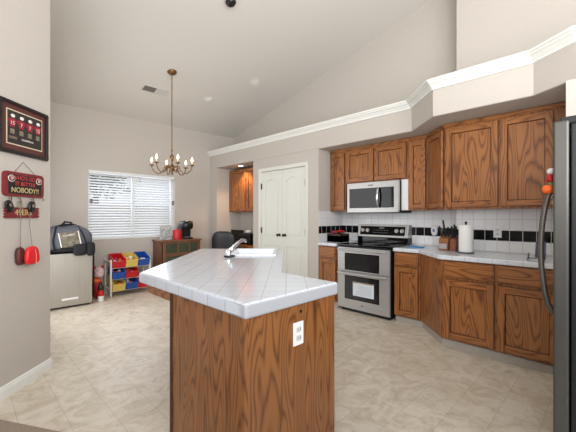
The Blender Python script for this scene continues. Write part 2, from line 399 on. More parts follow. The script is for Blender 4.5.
# pantry double door
m = MB(); m.box(XP - .018, XP, DY0 - .055, DY0, 0, 2.13).box(XP - .018, XP, DY1, DY1 + .055, 0, 2.13).box(XP - .018, XP, DY0, DY1, 2.075, 2.13)
m.box(XP, XP + .07, DY0, DY0 + .008, 0, 2.075).box(XP, XP + .07, DY1 - .008, DY1, 0, 2.075)
struct(m.build('trim_door_casing', DOORW, bev=0.004))
def pantry_leaf(name, y0, y1, knob_y, hinge_y):
    X = XP + .012
    m = MB(); m.box(X + .012, X + .04, y0, y1, 0.008, 2.068)
    sw = .085; yc = (y0 + y1) / 2
    m.box(X, X + .012, y0, y0 + sw, .008, 2.068).box(X, X + .012, y1 - sw, y1, .008, 2.068)
    m.box(X, X + .012, y0 + sw, y1 - sw, .008, .16).box(X, X + .012, y0 + sw, y1 - sw, .80, .95)
    # arched top rail
    n = 12; A, B = y0 + sw, y1 - sw
    arc = [(A + (B - A) * i / n, 1.86 + .075 * math.sin(PI * i / n)) for i in range(n + 1)]
    poly = [(A, 2.068)] + arc + [(B, 2.068)]
    va = [m._v((X, y, z)) for y, z in poly]; vb = [m._v((X + .012, y, z)) for y, z in poly]
    tops_a = [m._v((X, y, 2.068)) for y, z in arc]; tops_b = [m._v((X + .012, y, 2.068)) for y, z in arc]
    aa = [m._v((X, y, z)) for y, z in arc]; ab = [m._v((X + .012, y, z)) for y, z in arc]
    for v in va + vb: m.bm.verts.remove(v)
    for i in range(n):
        m.face([aa[i], aa[i + 1], tops_a[i + 1], tops_a[i]]); m.face([aa[i], ab[i], ab[i + 1], aa[i + 1]])
    # raised fields
    m.box(X + .004, X + .012, A + .035, B - .035, .195, .765)
    m.box(X + .004, X + .012, A + .035, B - .035, .985, 1.82)
    d = struct(m.build(name, DOORW))
    MB(frameM((X, knob_y, 0.985), (0, 1, 0), (0, 0, 1), (-1, 0, 0))).lathe([(0.024, 0), (0.024, .006), (0.011, .010), (0.010, .03), (0.021, .040), (0.025, .050), (0.018, .060), (0, .065)], seg=16).build('door_handle', DARKM, d, smooth='auto')
    for z in (.28, 1.05, 1.82):
        MB().box(XP - .006, XP + .012, hinge_y - .008, hinge_y + .008, z - .05, z + .05).build('hinge', DARKM, d)
YC = (DY0 + DY1) / 2
pantry_leaf('door_1', YC + .002, DY1 - .01, YC + .068, DY1 - .006)
pantry_leaf('door_2', DY0 + .01, YC - .002, YC - .068, DY0 + .006)
# white toe boards under the kitchen base cabinets
BFX, BRX = 3.77, 3.40
m = MB(); tp = [(0, 0.0), (.014, 0), (.014, .068), (0, .075)]
m.sweep(tp, [(BRX + .05, .265), (BRX + .05, 1.253 - .02), (BFX + .05, 1.603 - .02), (BFX + .05, 1.925)])
m.sweep(tp, [(BFX + .05, 2.785), (BFX + .05, AY)])
struct(m.build('baseboard_kitchen', TOE))
# backsplash
def splash(lbl, *bx):
    tag(MB().box(*bx[:4], .9155, 1.371).build('tile_backsplash', [bx[4]]), lbl, 'backsplash')
splash('white tile backsplash with black tile row behind the range and knife blocks', XB - .008, XB - .0005, YJ + .001, AY - .001, BSPL)
splash('white tile backsplash with black tile row behind the outlet and paper towels', XJ - .008, XJ - .0005, .263, YJ, BSPL)
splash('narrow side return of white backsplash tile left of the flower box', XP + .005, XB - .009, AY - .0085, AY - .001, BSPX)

# ------------------------------------------------------------------ cabinets
def door_panel(m, x0, x1, z0, z1, y0, t=.02, fw=.055):
    """framed door in a local frame: x across, y outwards (negative = towards room), z up. slots 0 vert, 1 horiz"""
    m.box(x0, x0 + fw, y0 - t, y0, z0, z1, 0).box(x1 - fw, x1, y0 - t, y0, z0, z1, 0)
    m.box(x0 + fw, x1 - fw, y0 - t, y0, z0, z0 + fw, 1).box(x0 + fw, x1 - fw, y0 - t, y0, z1 - fw, z1, 1)
    a = .007
    # chamfered inner edge, darkened to paint in the groove shade
    ix0, ix1, iz0, iz1 = x0 + fw, x1 - fw, z0 + fw, z1 - fw
    yo, yi = y0 - t + .002, y0 - t + .013
    o = [(ix0, yo, iz0), (ix1, yo, iz0), (ix1, yo, iz1), (ix0, yo, iz1)]
    i_ = [(ix0 + a, yi, iz0 + a), (ix1 - a, yi, iz0 + a), (ix1 - a, yi, iz1 - a), (ix0 + a, yi, iz1 - a)]
    for k in range(4):
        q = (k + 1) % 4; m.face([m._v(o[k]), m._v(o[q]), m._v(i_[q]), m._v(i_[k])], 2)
    m.box(ix0 + .002, ix1 - .002, yi + .0005, y0 - .001, iz0 + .002, iz1 - .002, 0)
def drawer_front(m, x0, x1, z0, z1, y0, t=.02):
    m.box(x0, x1, y0 - t * .6, y0, z0, z1, 1); m.box(x0 + .012, x1 - .012, y0 - t, y0 - t * .6, z0 + .012, z1 - .012, 1)
def frame_at(p, ang):
    """local frame: x along the run (screen left to right), y into the cabinet, z up"""
    return frameM((p[0], p[1], 0), (math.cos(ang), math.sin(ang), 0), (-math.sin(ang), math.cos(ang), 0), (0, 0, 1))
def wplan(p, pts): return [((p[0] - x) * S2 + (p[1] - y) * S2, (x - p[0]) * S2 - (y - p[1]) * S2 + .001) for x, y in pts]
WDIR = -PI / 2      # run along -Y; local y -> +X
def cabinet(name, label, cat, p, ang, w, depth, z0, z1, doors, drawers=(), group=None, crown=False, fsw=.03, plan=None, doorname='door'):
    t = thing(name, label, cat, (p[0], p[1], z0), group); M = frame_at(p, ang)
    m = MB(M)
    if plan: m.prism(plan, z0, z1, 0)
    else: m.box(0, w, .001, depth, z0, z1, 0)
    if crown:
        m.box(-.0, w, -.012, .002, z1 - .028, z1 - .008, 1); m.box(-.0, w, -.022, .002, z1 - .008, z1 + .008, 1)
    m.build('body', [OV, OH], t)
    for (x0, x1, a, b) in list(doors) + list(drawers):
        MB(M).box(x0 - .005, x1 + .005, -.0006 - .0035, -.0002, a - .005, b + .005).build('reveal_shade', OGR, t)  # dark sheet paints a shadow line around each front
    for (x0, x1, a, b) in doors:
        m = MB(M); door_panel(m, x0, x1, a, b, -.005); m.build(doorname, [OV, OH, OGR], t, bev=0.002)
    for (x0, x1, a, b) in drawers:
        m = MB(M); drawer_front(m, x0, x1, a, b, -.005); m.build('drawer', [OV, OH], t, bev=0.003)
    return t
UX, URX, UZ0, UZ1, UD = 4.05, 3.74, 1.372, 2.285, .318
DT, DB = 2.235, 1.395
cabinet('upper_cabinet', 'narrow oak upper cabinet at the far left of the microwave', 'cabinet', (UX, 3.118), WDIR, .283, UD, UZ0, UZ1, [(.03, .262, DB, DT)], crown=True)
cabinet('upper_cabinet', 'short two-door oak cabinet directly above the microwave', 'cabinet', (UX, 2.835), WDIR, .957, UD, 1.775, UZ1, [(.022, .462, 1.79, DT), (.487, .935, 1.79, DT)], crown=True)
cabinet('upper_cabinet', 'narrow oak upper cabinet between the microwave and the angled corner cabinet', 'cabinet', (UX, 1.876), WDIR, .240, UD, UZ0, UZ1, [(.014, .222, DB, DT)], crown=True)
dg = (UX, 1.634); dl = .31 * math.sqrt(2)
# angled corner unit: plan in its own local frame, kept in front of the wall jog
cabinet('upper_cabinet', 'angled oak corner upper cabinet where the wall steps forward', 'cabinet', dg, WDIR - PI / 4, dl, .2, UZ0, UZ1, [(.02, dl - .02, DB, DT)], crown=True,
        plan=wplan(dg, [(4.05, 1.632), (3.743, 1.325), (4.365, 1.325), (4.365, 1.632)]))
cabinet('upper_cabinet', 'large two-door oak upper cabinet on the right beside the refrigerator', 'cabinet', (URX, 1.322), WDIR, 1.055, XJ - URX - .001, UZ0, UZ1, [(.022, .502, DB, DT), (.528, .928, DB, DT)], crown=True)
m = MB(); m.box(UX + .002, UX + .022, 1.878, 1.968, 1.375, 1.772)
tag(m.build('filler_panel', PLASTW), 'white filler strip between the microwave side and the oak cabinet', 'panel')
# base units
BZ0, BZ1, DRZ = .09, .868, (.705, .855)
cabinet('base_cabinet', 'slim oak base cabinet left of the range with one drawer over a door', 'cabinet', (BFX, AY - .012), WDIR, .33, .60, BZ0, BZ1, [(.03, .312, .11, .68)], [(.03, .312, *DRZ)])
cabinet('base_cabinet', 'narrow oak base cabinet right of the range with one drawer over a door', 'cabinet', (BFX, 1.925), WDIR, .32, .60, BZ0, BZ1, [(.022, .298, .11, .68)], [(.022, .298, *DRZ)])
cabinet('base_cabinet', 'angled plain oak filler base where the counter steps forward', 'cabinet', (BFX, 1.603), WDIR - PI / 4, .37 * math.sqrt(2), .2, BZ0, BZ1, [],
        plan=wplan((BFX, 1.603), [(3.77, 1.602), (3.401, 1.233), (3.401, 1.23), (4.0, 1.23), (4.0, 1.602)]))
cabinet('base_cabinet', 'oak base cabinet under the paper towels with one drawer over a door', 'cabinet', (BRX, 1.228), WDIR, .463, .64, BZ0, BZ1, [(.026, .452, .11, .675)], [(.026, .452, *DRZ)])
cabinet('base_cabinet', 'oak base cabinet nearest the refrigerator with one drawer over a door', 'cabinet', (BRX, .763), WDIR, .498, .64, BZ0, BZ1, [(.018, .44, .11, .675)], [(.018, .44, *DRZ)])
# worktops
def worktop(name, pts, z1, th, label, mats):
    m = MB(); m.prism(pts, z1 - th, z1, 1, 0); o = m.build(name, mats, bev=0.010, seg=3)
    return tag(o, label, 'countertop')
worktop('tile_countertop', [(BFX - .03, AY - .009), (BFX - .03, 2.785), (XB - .009, 2.785), (XB - .009, AY - .009)], .914, .045,
        'short white tiled countertop left of the range, under the flower box', [CNTT, CNTT])
worktop('tile_countertop', [(BFX - .03, 1.93), (BFX - .03, 1.615), (BRX - .03, 1.265 - .01), (BRX - .03, .264), (XJ - .009, .264), (XJ - .009, YJ + .009), (XB - .009, YJ + .009), (XB - .009, 1.93)], .914, .045,
        'long white tiled countertop right of the range, stepping forward at an angle', [CNTT, CNTT])

# desk niche cabinet
cabinet('niche_cabinet', 'two-door oak wall cabinet in the desk niche under the warm downlight', 'cabinet', (4.09, NY1 - .004), WDIR, 1.19, .289, 1.385, 2.265, [(.02, .585, 1.405, 2.24), (.605, 1.17, 1.405, 2.24)])
m = MB(); m.box(3.86, XB - .002, NY0 + .004, NY1 - .004, .70, .74, 1); m.box(3.9, XB - .002, NY0 + .004, NY0 + .45, 0.0, .70, 0)
tag(m.build('built_in_desk', [OV, OH]), 'oak built-in desk inside the niche behind the black office chair', 'desk')
t = thing('recessed_downlight', 'small lit recessed downlight in the top of the desk niche', 'light', (3.93, 5.25, SOFZ - .012))
MB().lathe([(.06, 0), (.075, .004), (.075, .011), (.045, .011), (.045, .006)], (3.93, 5.25, SOFZ - .012), 24).build('trim_ring', WHITE, t, smooth='auto')
MB().lathe([(.0, .001), (.044, .002), (.044, .008), (0, .008)], (3.93, 5.25, SOFZ - .014), 20).build('bulb', plain('warm_downlight_bulb', (1, .78, .5, 1), emit=14), t)
l = bpy.data.lights.new('niche_lamp', 'SPOT'); l.energy = 42; l.color = (1, .62, .36); l.spot_size = 2.1; l.spot_blend = .6; l.shadow_soft_size = .05
o = bpy.data.objects.new('niche_lamp', l); C.objects.link(o); o.location = (3.93, 5.25, SOFZ - .03)

# ------------------------------------------------------------------ island
ISP = [(.882, 1.147), (1.565, 1.147), (1.565, 1.62), (2.69, 2.745), (2.02, 3.485), (.87, 2.315)]
BP = [(.90, 1.172), (1.558, 1.172), (1.558, 1.623), (2.64, 2.745), (2.195, 3.19), (.895, 1.89)]
t = thing('kitchen_island', 'angled oak kitchen island with plain veneered sides and an outlet', 'island', (1.4, 1.9, 0))
MB().prism(BP, 0, .842).build('body', OVD, t)
m = MB(); m.box(.890, .901, 1.866, 1.893, 0, .842); m.build('corner_trim', ODK, t)
m = MB(); m.box(.892, .912, 1.166, 1.186, 0, .842); m.build('corner_trim', OVD, t)
m = MB(); m.prism([(.915, 1.90), (.915, 2.275), (2.02, 3.40), (2.14, 3.28), (2.12, 3.26), (2.02, 3.36), (.935, 2.26), (.935, 1.92)], .775, .842, 0); m.build('apron', OH, t)
m = MB(); m.box(1.205, 1.281, 1.164, 1.171, .63, .75); pl = m.build('outlet_plate', PLASTW, t, bev=.003)
for z in (.668, .712):
    m = MB(); m.box(1.225, 1.261, 1.1615, 1.164, z - .015, z + .015); s_ = m.build('socket', plain('socket_face', rgb(205, 204, 200), .4), pl, bev=.002)
    m = MB(); m.box(1.233, 1.236, 1.1605, 1.1616, z - .006, z + .008).box(1.250, 1.253, 1.1605, 1.1616, z - .006, z + .008); m.build('slot', BLACK, pl)
MB(frameM((1.265, 1.1715, .80), (1, 0, 0), (0, 0, 1), (0, -1, 0))).lathe([(.008, 0), (.008, .003), (0, .004)], seg=10).build('screw_cap', DARKM, t)

def cut_mesh(o, cutM, sx, sy, sz):
    bmc = MB(cutM).box(-sx, sx, -sy, sy, -sz, sz); c = bmc.build('cutter', PLASTW)
    md = o.modifiers.new('cut', 'BOOLEAN'); md.object = c; md.operation = 'DIFFERENCE'; md.solver = 'EXACT'
    bpy.context.view_layer.update(); dg = bpy.context.evaluated_depsgraph_get()
    me = bpy.data.meshes.new_from_object(o.evaluated_get(dg)); o.modifiers.clear(); o.data = me
    bpy.data.objects.remove(c)
SC = (lambda d, R: Vector(((d + R) * S2, (d - R) * S2, 0)))
sd0, sd1, sR0, sR1 = 3.16, 3.74, -.60, -.115
sc = SC((sd0 + sd1) / 2, (sR0 + sR1) / 2)
SM = frameM((sc.x, sc.y, .90), (S2, -S2, 0), (S2, S2, 0), (0, 0, 1))       # x = right, y = away
hx, hy = (sR1 - sR0) / 2, (sd1 - sd0) / 2
m = MB(); m.prism(ISP, .842, .914, 1, 0)
it = m.build('island_countertop', [ISLT, ISLE], bev=.014, seg=3)
tag(it, 'large angular white tiled island worktop with thick tile edging', 'countertop')
cut_mesh(it, SM, hx - .02, hy - .02, .2)
# sink: rim, walls, floor
m = MB(SM)
z0, z1 = -.042, .032
def ringq(m, hx0, hy0, za, hx1, hy1, zb):
    A = [(-hx0, -hy0, za), (hx0, -hy0, za), (hx0, hy0, za), (-hx0, hy0, za)]; B = [(-hx1, -hy1, zb), (hx1, -hy1, zb), (hx1, hy1, zb), (-hx1, hy1, zb)]
    for k in range(4):
        q = (k + 1) % 4; m.face([m._v(A[k]), m._v(A[q]), m._v(B[q]), m._v(B[k])])
ringq(m, hx, hy, .0145, hx - .004, hy - .004, z1); ringq(m, hx - .004, hy - .004, z1, hx - .035, hy - .035, z1)
ringq(m, hx - .035, hy - .035, z1, hx - .05, hy - .05, z0)
q = [(-hx + .05, -hy + .05, z0), (hx - .05, -hy + .05, z0), (hx - .05, hy - .05, z0), (-hx + .05, hy - .05, z0)]
m.face([m._v(p) for p in q])
t = thing('island_sink', 'white enamel sink with a raised rim set into the island top', 'sink', (sc.x, sc.y, .914))
m.build('basin', SINKW, t, bev=.006)
MB(SM).lathe([(.03, z0 + .001), (.03, z0 + .004), (.012, z0 + .003), (0, z0 + .001)], seg=16).build('drain', CHROME, t)
# faucet: chrome, single lever, leaning toward the sink
fb = SC(3.06, -.555)
t = thing('chrome_faucet', 'low chrome single-lever faucet leaning over the island sink', 'faucet', (fb.x, fb.y, .914))
FM = frameM((fb.x, fb.y, .914), (S2, -S2, 0), (S2, S2, 0), (0, 0, 1))
MB(FM).sup((.01, .0, .012), (.055, .032, .012), .8).build('base_plate', BLACK, t, smooth=True)
MB(FM).lathe([(.026, 0), (.026, .03), (.022, .055), (.018, .06), (0, .062)], (0, 0, .012), 16).build('body', CHROME, t, smooth='auto')
MB(FM).tube([(.0, 0, .05), (.035, .04, .085), (.085, .12, .135), (.115, .17, .150), (.130, .195, .145), (.134, .20, .125)], [.018, .017, .015, .014, .014, .012], 12).build('spout', CHROME, t, smooth=True)
MB(FM).tube([(0, 0, .065), (.03, .02, .095), (.075, .05, .135), (.115, .085, .165)], [.013, .009, .008, .010], 10).build('lever', CHROME, t, smooth=True)

# ------------------------------------------------------------------ range
RY0, RY1, RX = 1.968, 2.750, 3.735
t = thing('electric_range', 'stainless steel double-oven electric range with black glass cooktop and side', 'range', (4.0, 2.36, 0))
MB().box(RX + .03, XB - .03, RY0, RY1, .03, .895).build('body', BMATTE, t, bev=.003)
MB().box(RX + .05, XB - .1, RY0 + .03, RY1 - .03, 0, .03).build('plinth', BLACK, t)
m = MB().box(RX - .012, XB - .09, RY0 - .002, RY1 + .002, .896, .918); ct = m.build('cooktop', BGLASS, t, bev=.006, seg=3)
RING = plain('burner_ring_grey', rgb(60, 60, 62), .25)
for (x, y, r) in ((3.90, 2.56, .10), (3.90, 2.16, .115), (4.14, 2.56, .075), (4.14, 2.17, .09)):
    MB().lathe([(r - .003, 0), (r - .003, .0006), (r, .0006), (r, 0)], (x, y, .9182), 32).build('burner', RING, ct)
def oven_door(name, z0, z1, wz0, wz1, hz):
    m = MB(); x0, x1 = RX, RX + .032; wy0, wy1 = 2.11, 2.635
    m.box(x0, x1, RY0, wy0, z0, z1).box(x0, x1, wy1, RY1, z0, z1).box(x0, x1, wy0, wy1, z0, wz0).box(x0, x1, wy0, wy1, wz1, z1)
    d = m.build(name, STEEL, t)
    MB().box(RX + .002, RX + .030, wy0, wy1, wz0, wz1).build('window', BGLASS, d)
    MB().box(RX - .0015, RX + .002, wy0 + .015, wy1 - .015, wz0 + .015, wz1 - .015).build('inner_glass', plain('tinted_oven_glass', rgb(30, 30, 34), .06), d)
    h = MB(); h.tube([(RX - .045, RY0 + .03, hz), (RX - .045, RY1 - .03, hz)], .013, 12); h.box(RX - .045, RX, RY0 + .05, RY0 + .075, hz - .009, hz + .009).box(RX - .045, RX, RY1 - .075, RY1 - .05, hz - .009, hz + .009)
    h.build('handle', STEEL, d, smooth='auto')
    return d
oven_door('upper_oven_door', .552, .872, .568, .80, .845)
od = oven_door('lower_oven_door', .05, .545, .175, .495, .528)
MB(frameM((RX - .001, 2.36, .115), (0, 1, 0), (0, 0, 1), (-1, 0, 0))).lathe([(.014, 0), (.014, .002), (0, .002)], seg=16).build('badge', plain('badge_grey', rgb(130, 130, 132), .3, .7), od)
m = MB(); m.box(4.235, XB - .012, RY0, RY1, .918, 1.0).build('backguard', BGLASS, t, bev=.004)
m = MB()
v = [m._v(p) for p in ((4.225, RY0, 1.0), (4.225, RY1, 1.0), (4.265, RY1, 1.176), (4.265, RY0, 1.176), (XB - .012, RY0, 1.0), (XB - .012, RY1, 1.0), (XB - .012, RY1, 1.176), (XB - .012, RY0, 1.176))]
for q in ((0, 1, 2, 3), (4, 5, 6, 7), (0, 3, 7, 4), (1, 2, 6, 5), (0, 1, 5, 4), (3, 2, 6, 7)): m.face([v[i] for i in q])
cpn = m.build('control_panel', STEEL, t, bev=.004)
ax = Vector((.176, 0, -.04)).normalized(); nrm = Vector((-.176, 0, .04)).normalized(); upv = Vector((.04, 0, .176)).normalized()
CPM = frameM((4.225, RY0, 1.0), (0, 1, 0), upv, nrm)     # x along +Y from the right end, y up the panel, z out
CPM = CPM
MB(CPM).box(.045, .737, .028, .155, -.001, .003).build('display_glass', BGLASS, cpn)
for x in (.085, .165, .617, .697):
    MB(CPM @ Matrix.Translation((x, .095, .003))).lathe([(.028, 0), (.028, .004), (.020, .006), (.018, .026), (0, .027)], seg=20).build('knob', STEEL, cpn, smooth='auto')
GREY = plain('display_print_grey', rgb(120, 124, 130), .5)
for r_ in range(2):
    m = MB(CPM)
    for c_ in range(7): m.box(.30 + c_ * .034, .316 + c_ * .034, .060 + r_ * .035, .066 + r_ * .035, .003, .0036)
    m.build('button_row', GREY, cpn)
MB(CPM).box(.355, .43, .122, .138, .003, .0036).build('clock_display', GREY, cpn)
# sheet of paper on the lower oven door
PAPER = plain('white_paper', rgb(222, 230, 236), .7, var=.04, scale=60)
t2 = thing('paper_sheet', 'white printed sheet stuck on the lower oven door window', 'paper', (RX - .003, 2.36, .26))
m = MB(); m.box(RX - .0035, RX - .0018, 2.185, 2.50, .235, .42); m.build('sheet', PAPER, t2)
m = MB(); m.box(RX - .0041, RX - .0035, 2.19, 2.495, .405, .418)
m.build('header_band', plain('tan_band', rgb(160, 130, 90), .6), t2)
m = MB()
for i in range(8): m.box(RX - .0041, RX - .0035, 2.21, 2.21 + random.uniform(.18, .26), .255 + i * .017, .258 + i * .017)
m.build('printed_lines', plain('print_grey', rgb(120, 134, 150), .7), t2)

# ------------------------------------------------------------------ microwave
MX, MY0, MY1, MZ0, MZ1 = 3.965, 1.972, 2.752, 1.352, 1.762
t = thing('microwave', 'stainless over-the-range microwave with a curved handle above the cooktop', 'microwave', (4.17, 2.36, MZ0))
MB().box(MX + .045, XB - .009, MY0 + .003, MY1 - .003, MZ0 + .005, MZ1 - .002).build('body', BMATTE, t)
m = MB(); wy0, wy1 = 2.09, 2.715; wz0, wz1 = 1.41, 1.685
m.box(MX, MX + .045, MY0, wy0, MZ0, MZ1).box(MX, MX + .045, wy1, MY1, MZ0, MZ1).box(MX, MX + .045, wy0, wy1, MZ0, wz0).box(MX, MX + .045, wy0, wy1, wz1, MZ1)
d = m.build('door', STEEL, t)
MB().box(MX + .003, MX + .044, wy0, wy1, wz0, wz1).build('window', BGLASS, d)
MB().box(MX - .002, MX - .0, 2.03, 2.20, wz0 + .003, wz1 - .003).build('control_strip', BGLASS, t)
hh = [(MX - .006, 2.245, 1.42), (MX - .03, 2.245, 1.45), (MX - .045, 2.245, 1.50), (MX - .05, 2.245, 1.55), (MX - .045, 2.245, 1.60), (MX - .03, 2.245, 1.65), (MX - .006, 2.245, 1.68)]
MB().tube(hh, .015, 12).build('handle', CHROME, t, smooth=True)
MB().box(MX + .01, XB - .02, MY0 + .01, MY1 - .01, MZ0 - .012, MZ0 + .005).build('vent_base', BLACK, t)
MB().box(MX - .001, MX, 2.33, 2.41, 1.715, 1.728).build('badge', plain('microwave_badge', rgb(70, 70, 72), .4), t)

# ------------------------------------------------------------------ refrigerator (right edge)
FX, FYB, FYD, FYF = 2.12, -.55, .163, .225
t = thing('refrigerator', 'tall dark refrigerator with stainless door edge at the right of the room', 'refrigerator', (2.58, -.17, 0))
MB().box(FX, 3.03, FYB, FYD - .006, .03, 1.755).build('body', BMATTE, t, bev=.006)
MB().box(FX + .02, 3.0, FYB + .02, FYD - .03, 0, .03).build('plinth', BLACK, t)
d = MB().box(FX - .004, 2.57, FYD, FYF, .06, 1.775).build('door', STEELD, t, bev=.010, seg=4)
d2 = MB().box(2.576, 3.034, FYD, FYF, .06, 1.775).build('door', STEELD, t, bev=.010, seg=4)
def bowh(x, par):
    pts = []
    for i in range(15):
        s = i / 14; z = .79 + s * .66
        pts.append((x, FYF + .012 + .050 * math.sin(PI * s) ** .6, z))
    pts = [(x, FYF, .785)] + pts + [(x, FYF, 1.455)]
    MB().tube(pts, .0135, 12).build('handle', plain('bronze_grey_handle', rgb(92, 84, 78), .4, .5), par, smooth=True)
bowh(2.215, d)
MB().box(FX + .01, FX + .13, FYD - .10, FYD + .035, 1.757, 1.795).build('hinge_cover', BLACK, t, bev=.006)
MB().box(2.9, 3.02, FYD - .10, FYD + .035, 1.757, 1.795).build('hinge_cover', BLACK, t, bev=.006)
# magnets on its doors
def magnet(label, x, z, parts):
    t = thing('fridge_magnet', label, 'magnet', (x, FYF, z))
    for (nm, dx, dz, r, col) in parts:
        MB().sup((x + dx, FYF + r[1], z + dz), r, .9, 14, 8).build(nm, col, t, smooth=True)
RED = plain('bright_red', rgb(184, 26, 32), .45, var=.05); ORANGE = plain('orange', rgb(226, 98, 30), .5, var=.08); CREAM = plain('cream', rgb(226, 218, 196), .6)
magnet('red and white flower magnet high on the refrigerator door', 2.24, 1.51, [('petals', 0, -.012, (.03, .022, .026), RED), ('white_petals', .0, .028, (.022, .020, .018), PLASTW), ('clip', .03, .012, (.02, .014, .02), BLACK), ('lower_petals', .01, -.045, (.02, .016, .016), PLASTW)])
magnet('orange fruit shaped magnet above the refrigerator handle', 2.20, 1.443, [('fruit', 0, -.002, (.024, .028, .024), ORANGE), ('leaf', 0, .024, (.016, .016, .012), plain('leaf_green', rgb(90, 110, 60), .6))])
t = thing('twine_bow', 'cream twine bow hanging by the refrigerator handle', 'bow', (2.31, FYF, 1.40))
MB().tube([(2.33, FYF + .012, 1.385), (2.30, FYF + .028, 1.400), (2.28, FYF + .02, 1.415), (2.31, FYF + .01, 1.40), (2.29, FYF + .022, 1.375), (2.31, FYF + .02, 1.36)], .0035, 6).build('twine', CREAM, t)

# ------------------------------------------------------------------ things on the kitchen counter
CZ = .9145
WBOX = plain('dark_walnut', rgb(52, 28, 16), .5, var=.2); PINK = plain('magenta_petal', rgb(170, 40, 80), .6, var=.1); GREENL = plain('stem_green', rgb(110, 130, 50), .6)
t = thing('flower_box', 'dark wooden box of red and pink flowers left of the range', 'planter', (4.05, 2.985, CZ))
m = MB(); bx0, bx1, by0, by1 = 3.95, 4.15, 2.845, 3.105
m.box(bx0, bx1, by0, by0 + .012, CZ, CZ + .12).box(bx0, bx1, by1 - .012, by1, CZ, CZ + .12).box(bx0, bx0 + .012, by0, by1, CZ, CZ + .12).box(bx1 - .012, bx1, by0, by1, CZ, CZ + .12).box(bx0, bx1, by0, by1, CZ, CZ + .09)
m.build('box', WBOX, t)
for i in range(14):
    x = random.uniform(bx0 + .03, bx1 - .03); y = random.uniform(by0 + .03, by1 - .03); f = (y - by0) / (by1 - by0)
    MB().sup((x, y, CZ + .125 + .03 * (1 - f) + random.uniform(0, .012)), (.024, .024, .018), .9, 10, 7, fn=lambda p: p * (1 + .2 * math.sin(7 * math.atan2(p.y, p.x)))).build('flower', RED if f < .5 else PINK, t, smooth=True)
for i in range(5):
    x = random.uniform(bx0 + .04, bx1 - .04); y = random.uniform(by0 + .02, by1 - .05)
    MB().tube([(x, y, CZ + .08), (x - .01, y - .01, CZ + .13), (x - .03, y - .03, CZ + .15)], [.003, .006, .002], 6).build('leaf', GREENL, t)
# knife blocks
BLOCKW = plain('knife_block_wood', rgb(142, 88, 48), .45, var=.12, scale=18); BLOCKR = plain('knife_block_reddish_wood', rgb(120, 62, 36), .45, var=.12, scale=18)
def knife_block(label, x, y, w, dp, h, mat, ks, front=False):
    t = thing('knife_block', label, 'knife block', (x, y, CZ))
    M = frame_at((x, y), WDIR)
    m = MB(M)
    prof_ = [(-dp / 2, 0), (dp / 2, 0), (dp / 2, h), (-dp / 2 + .02, h * .78)]
    a = [m._v((-w / 2, p[0], CZ + p[1])) for p in prof_]; b = [m._v((w / 2, p[0], CZ + p[1])) for p in prof_]
    for i in range(4): m.face([a[i], a[(i + 1) % 4], b[(i + 1) % 4], b[i]])
    m.face(a[::-1]); m.face(b); m.build('block', mat, t, bev=.004)
    if front: MB(M).box(-w / 2 + .008, w / 2 - .008, -dp / 2 - .006, -dp / 2 + .0, CZ + .02, CZ + .075).build('steel_band', STEEL, t)
    for (dx, dy, hl, tl) in ks:
        MB(M).tube([(dx, dy, CZ + h * .86), (dx - tl * .4, dy - .01, CZ + h + hl * .5), (dx - tl, dy - .025, CZ + h + hl)], [.009, .012, .010], 8).build('knife_handle', BLACK, t)
knife_block('light wooden knife block with a steel band, left of its neighbour', 3.90, 1.375, .10, .13, .17, BLOCKW,
            [(-.035, 0, .10, .02), (-.012, .03, .17, .012), (.012, 0, .06, .0), (.033, .02, .09, .0)], True)
knife_block('reddish knife block filled with black handles next to the paper towels', 3.87, 1.268, .06, .12, .17, BLOCKR,
            [(-.018, 0, .10, 0), (0, .03, .12, 0), (.018, 0, .10, -.01), (.0, -.02, .07, 0)])
t = thing('paper_towel_holder', 'upright paper towel holder with black base on the long counter', 'paper towel holder', (3.735, 1.108, CZ))
MB().lathe([(.078, 0), (.078, .008), (.05, .012), (0, .012)], (3.735, 1.108, CZ), 28).build('base', BLACK, t, smooth='auto')
MB().lathe([(.006, .01), (.006, .30), (.012, .305), (.012, .325), (0, .33)], (3.735, 1.108, CZ), 12).build('rod', DARKM, t, smooth='auto')
t2 = tag(MB().lathe([(.066, 0), (.068, .004), (.068, .272), (.066, .276), (.022, .276), (.022, .27)], (3.735, 1.108, CZ + .0125), 32).build('paper_towel_roll', plain('paper_towel', rgb(236, 236, 232), .9, bump=.3, scale=80), smooth='auto'), 'full white roll of paper towels on the upright holder', 'paper towels')
# small blue cloth, outlets, phone on a stand
BLUE = plain('blue_card', rgb(40, 130, 190), .6, var=.05)
tag(MB(frame_at((3.93, 1.82), WDIR - .1)).box(0, .16, 0, .10, CZ, CZ + .012).build('blue_sponge_cloth', BLUE, bev=.004), 'flat bright blue cloth lying on the counter right of the range', 'cloth')
t = thing('wall_outlet', 'white outlet plate on the black tile row right of the paper towels', 'outlet', (XJ - .012, .89, 1.07))
pl = MB().box(XJ - .014, XJ - .0085, .852, .928, 1.070, 1.190).build('plate', PLASTW, t, bev=.003)
for z in (1.108, 1.152): MB().box(XJ - .0165, XJ - .014, .872, .908, z - .014, z + .014).build('socket', plain('socket_face_grey', rgb(200, 204, 210), .4), t, bev=.002)
t = thing('plug_in_freshener', 'oval white plug-in air freshener on the backsplash near the knife blocks', 'air freshener', (XB - .03, 1.665, 1.04))
MB().sup((XB - .033, 1.665, 1.115), (.022, .042, .068), .8, 18, 12).build('shell', PLASTW, t, smooth=True)
MB().sup((XB - .053, 1.665, 1.115), (.006, .018, .024), .9, 12, 8).build('window', plain('freshener_blue', rgb(120, 140, 190), .3), t, smooth=True)
t = thing('phone_stand', 'small black wire stand holding a dark phone on the counter by the refrigerator', 'phone stand', (3.62, .50, CZ))
MB().tube([(3.55, .56, CZ + .004), (3.64, .56, CZ + .004), (3.66, .56, CZ + .05), (3.60, .56, CZ + .012), (3.60, .44, CZ + .012), (3.66, .44, CZ + .05), (3.64, .44, CZ + .004), (3.55, .44, CZ + .004)], .004, 6).build('wire', BLACK, t)
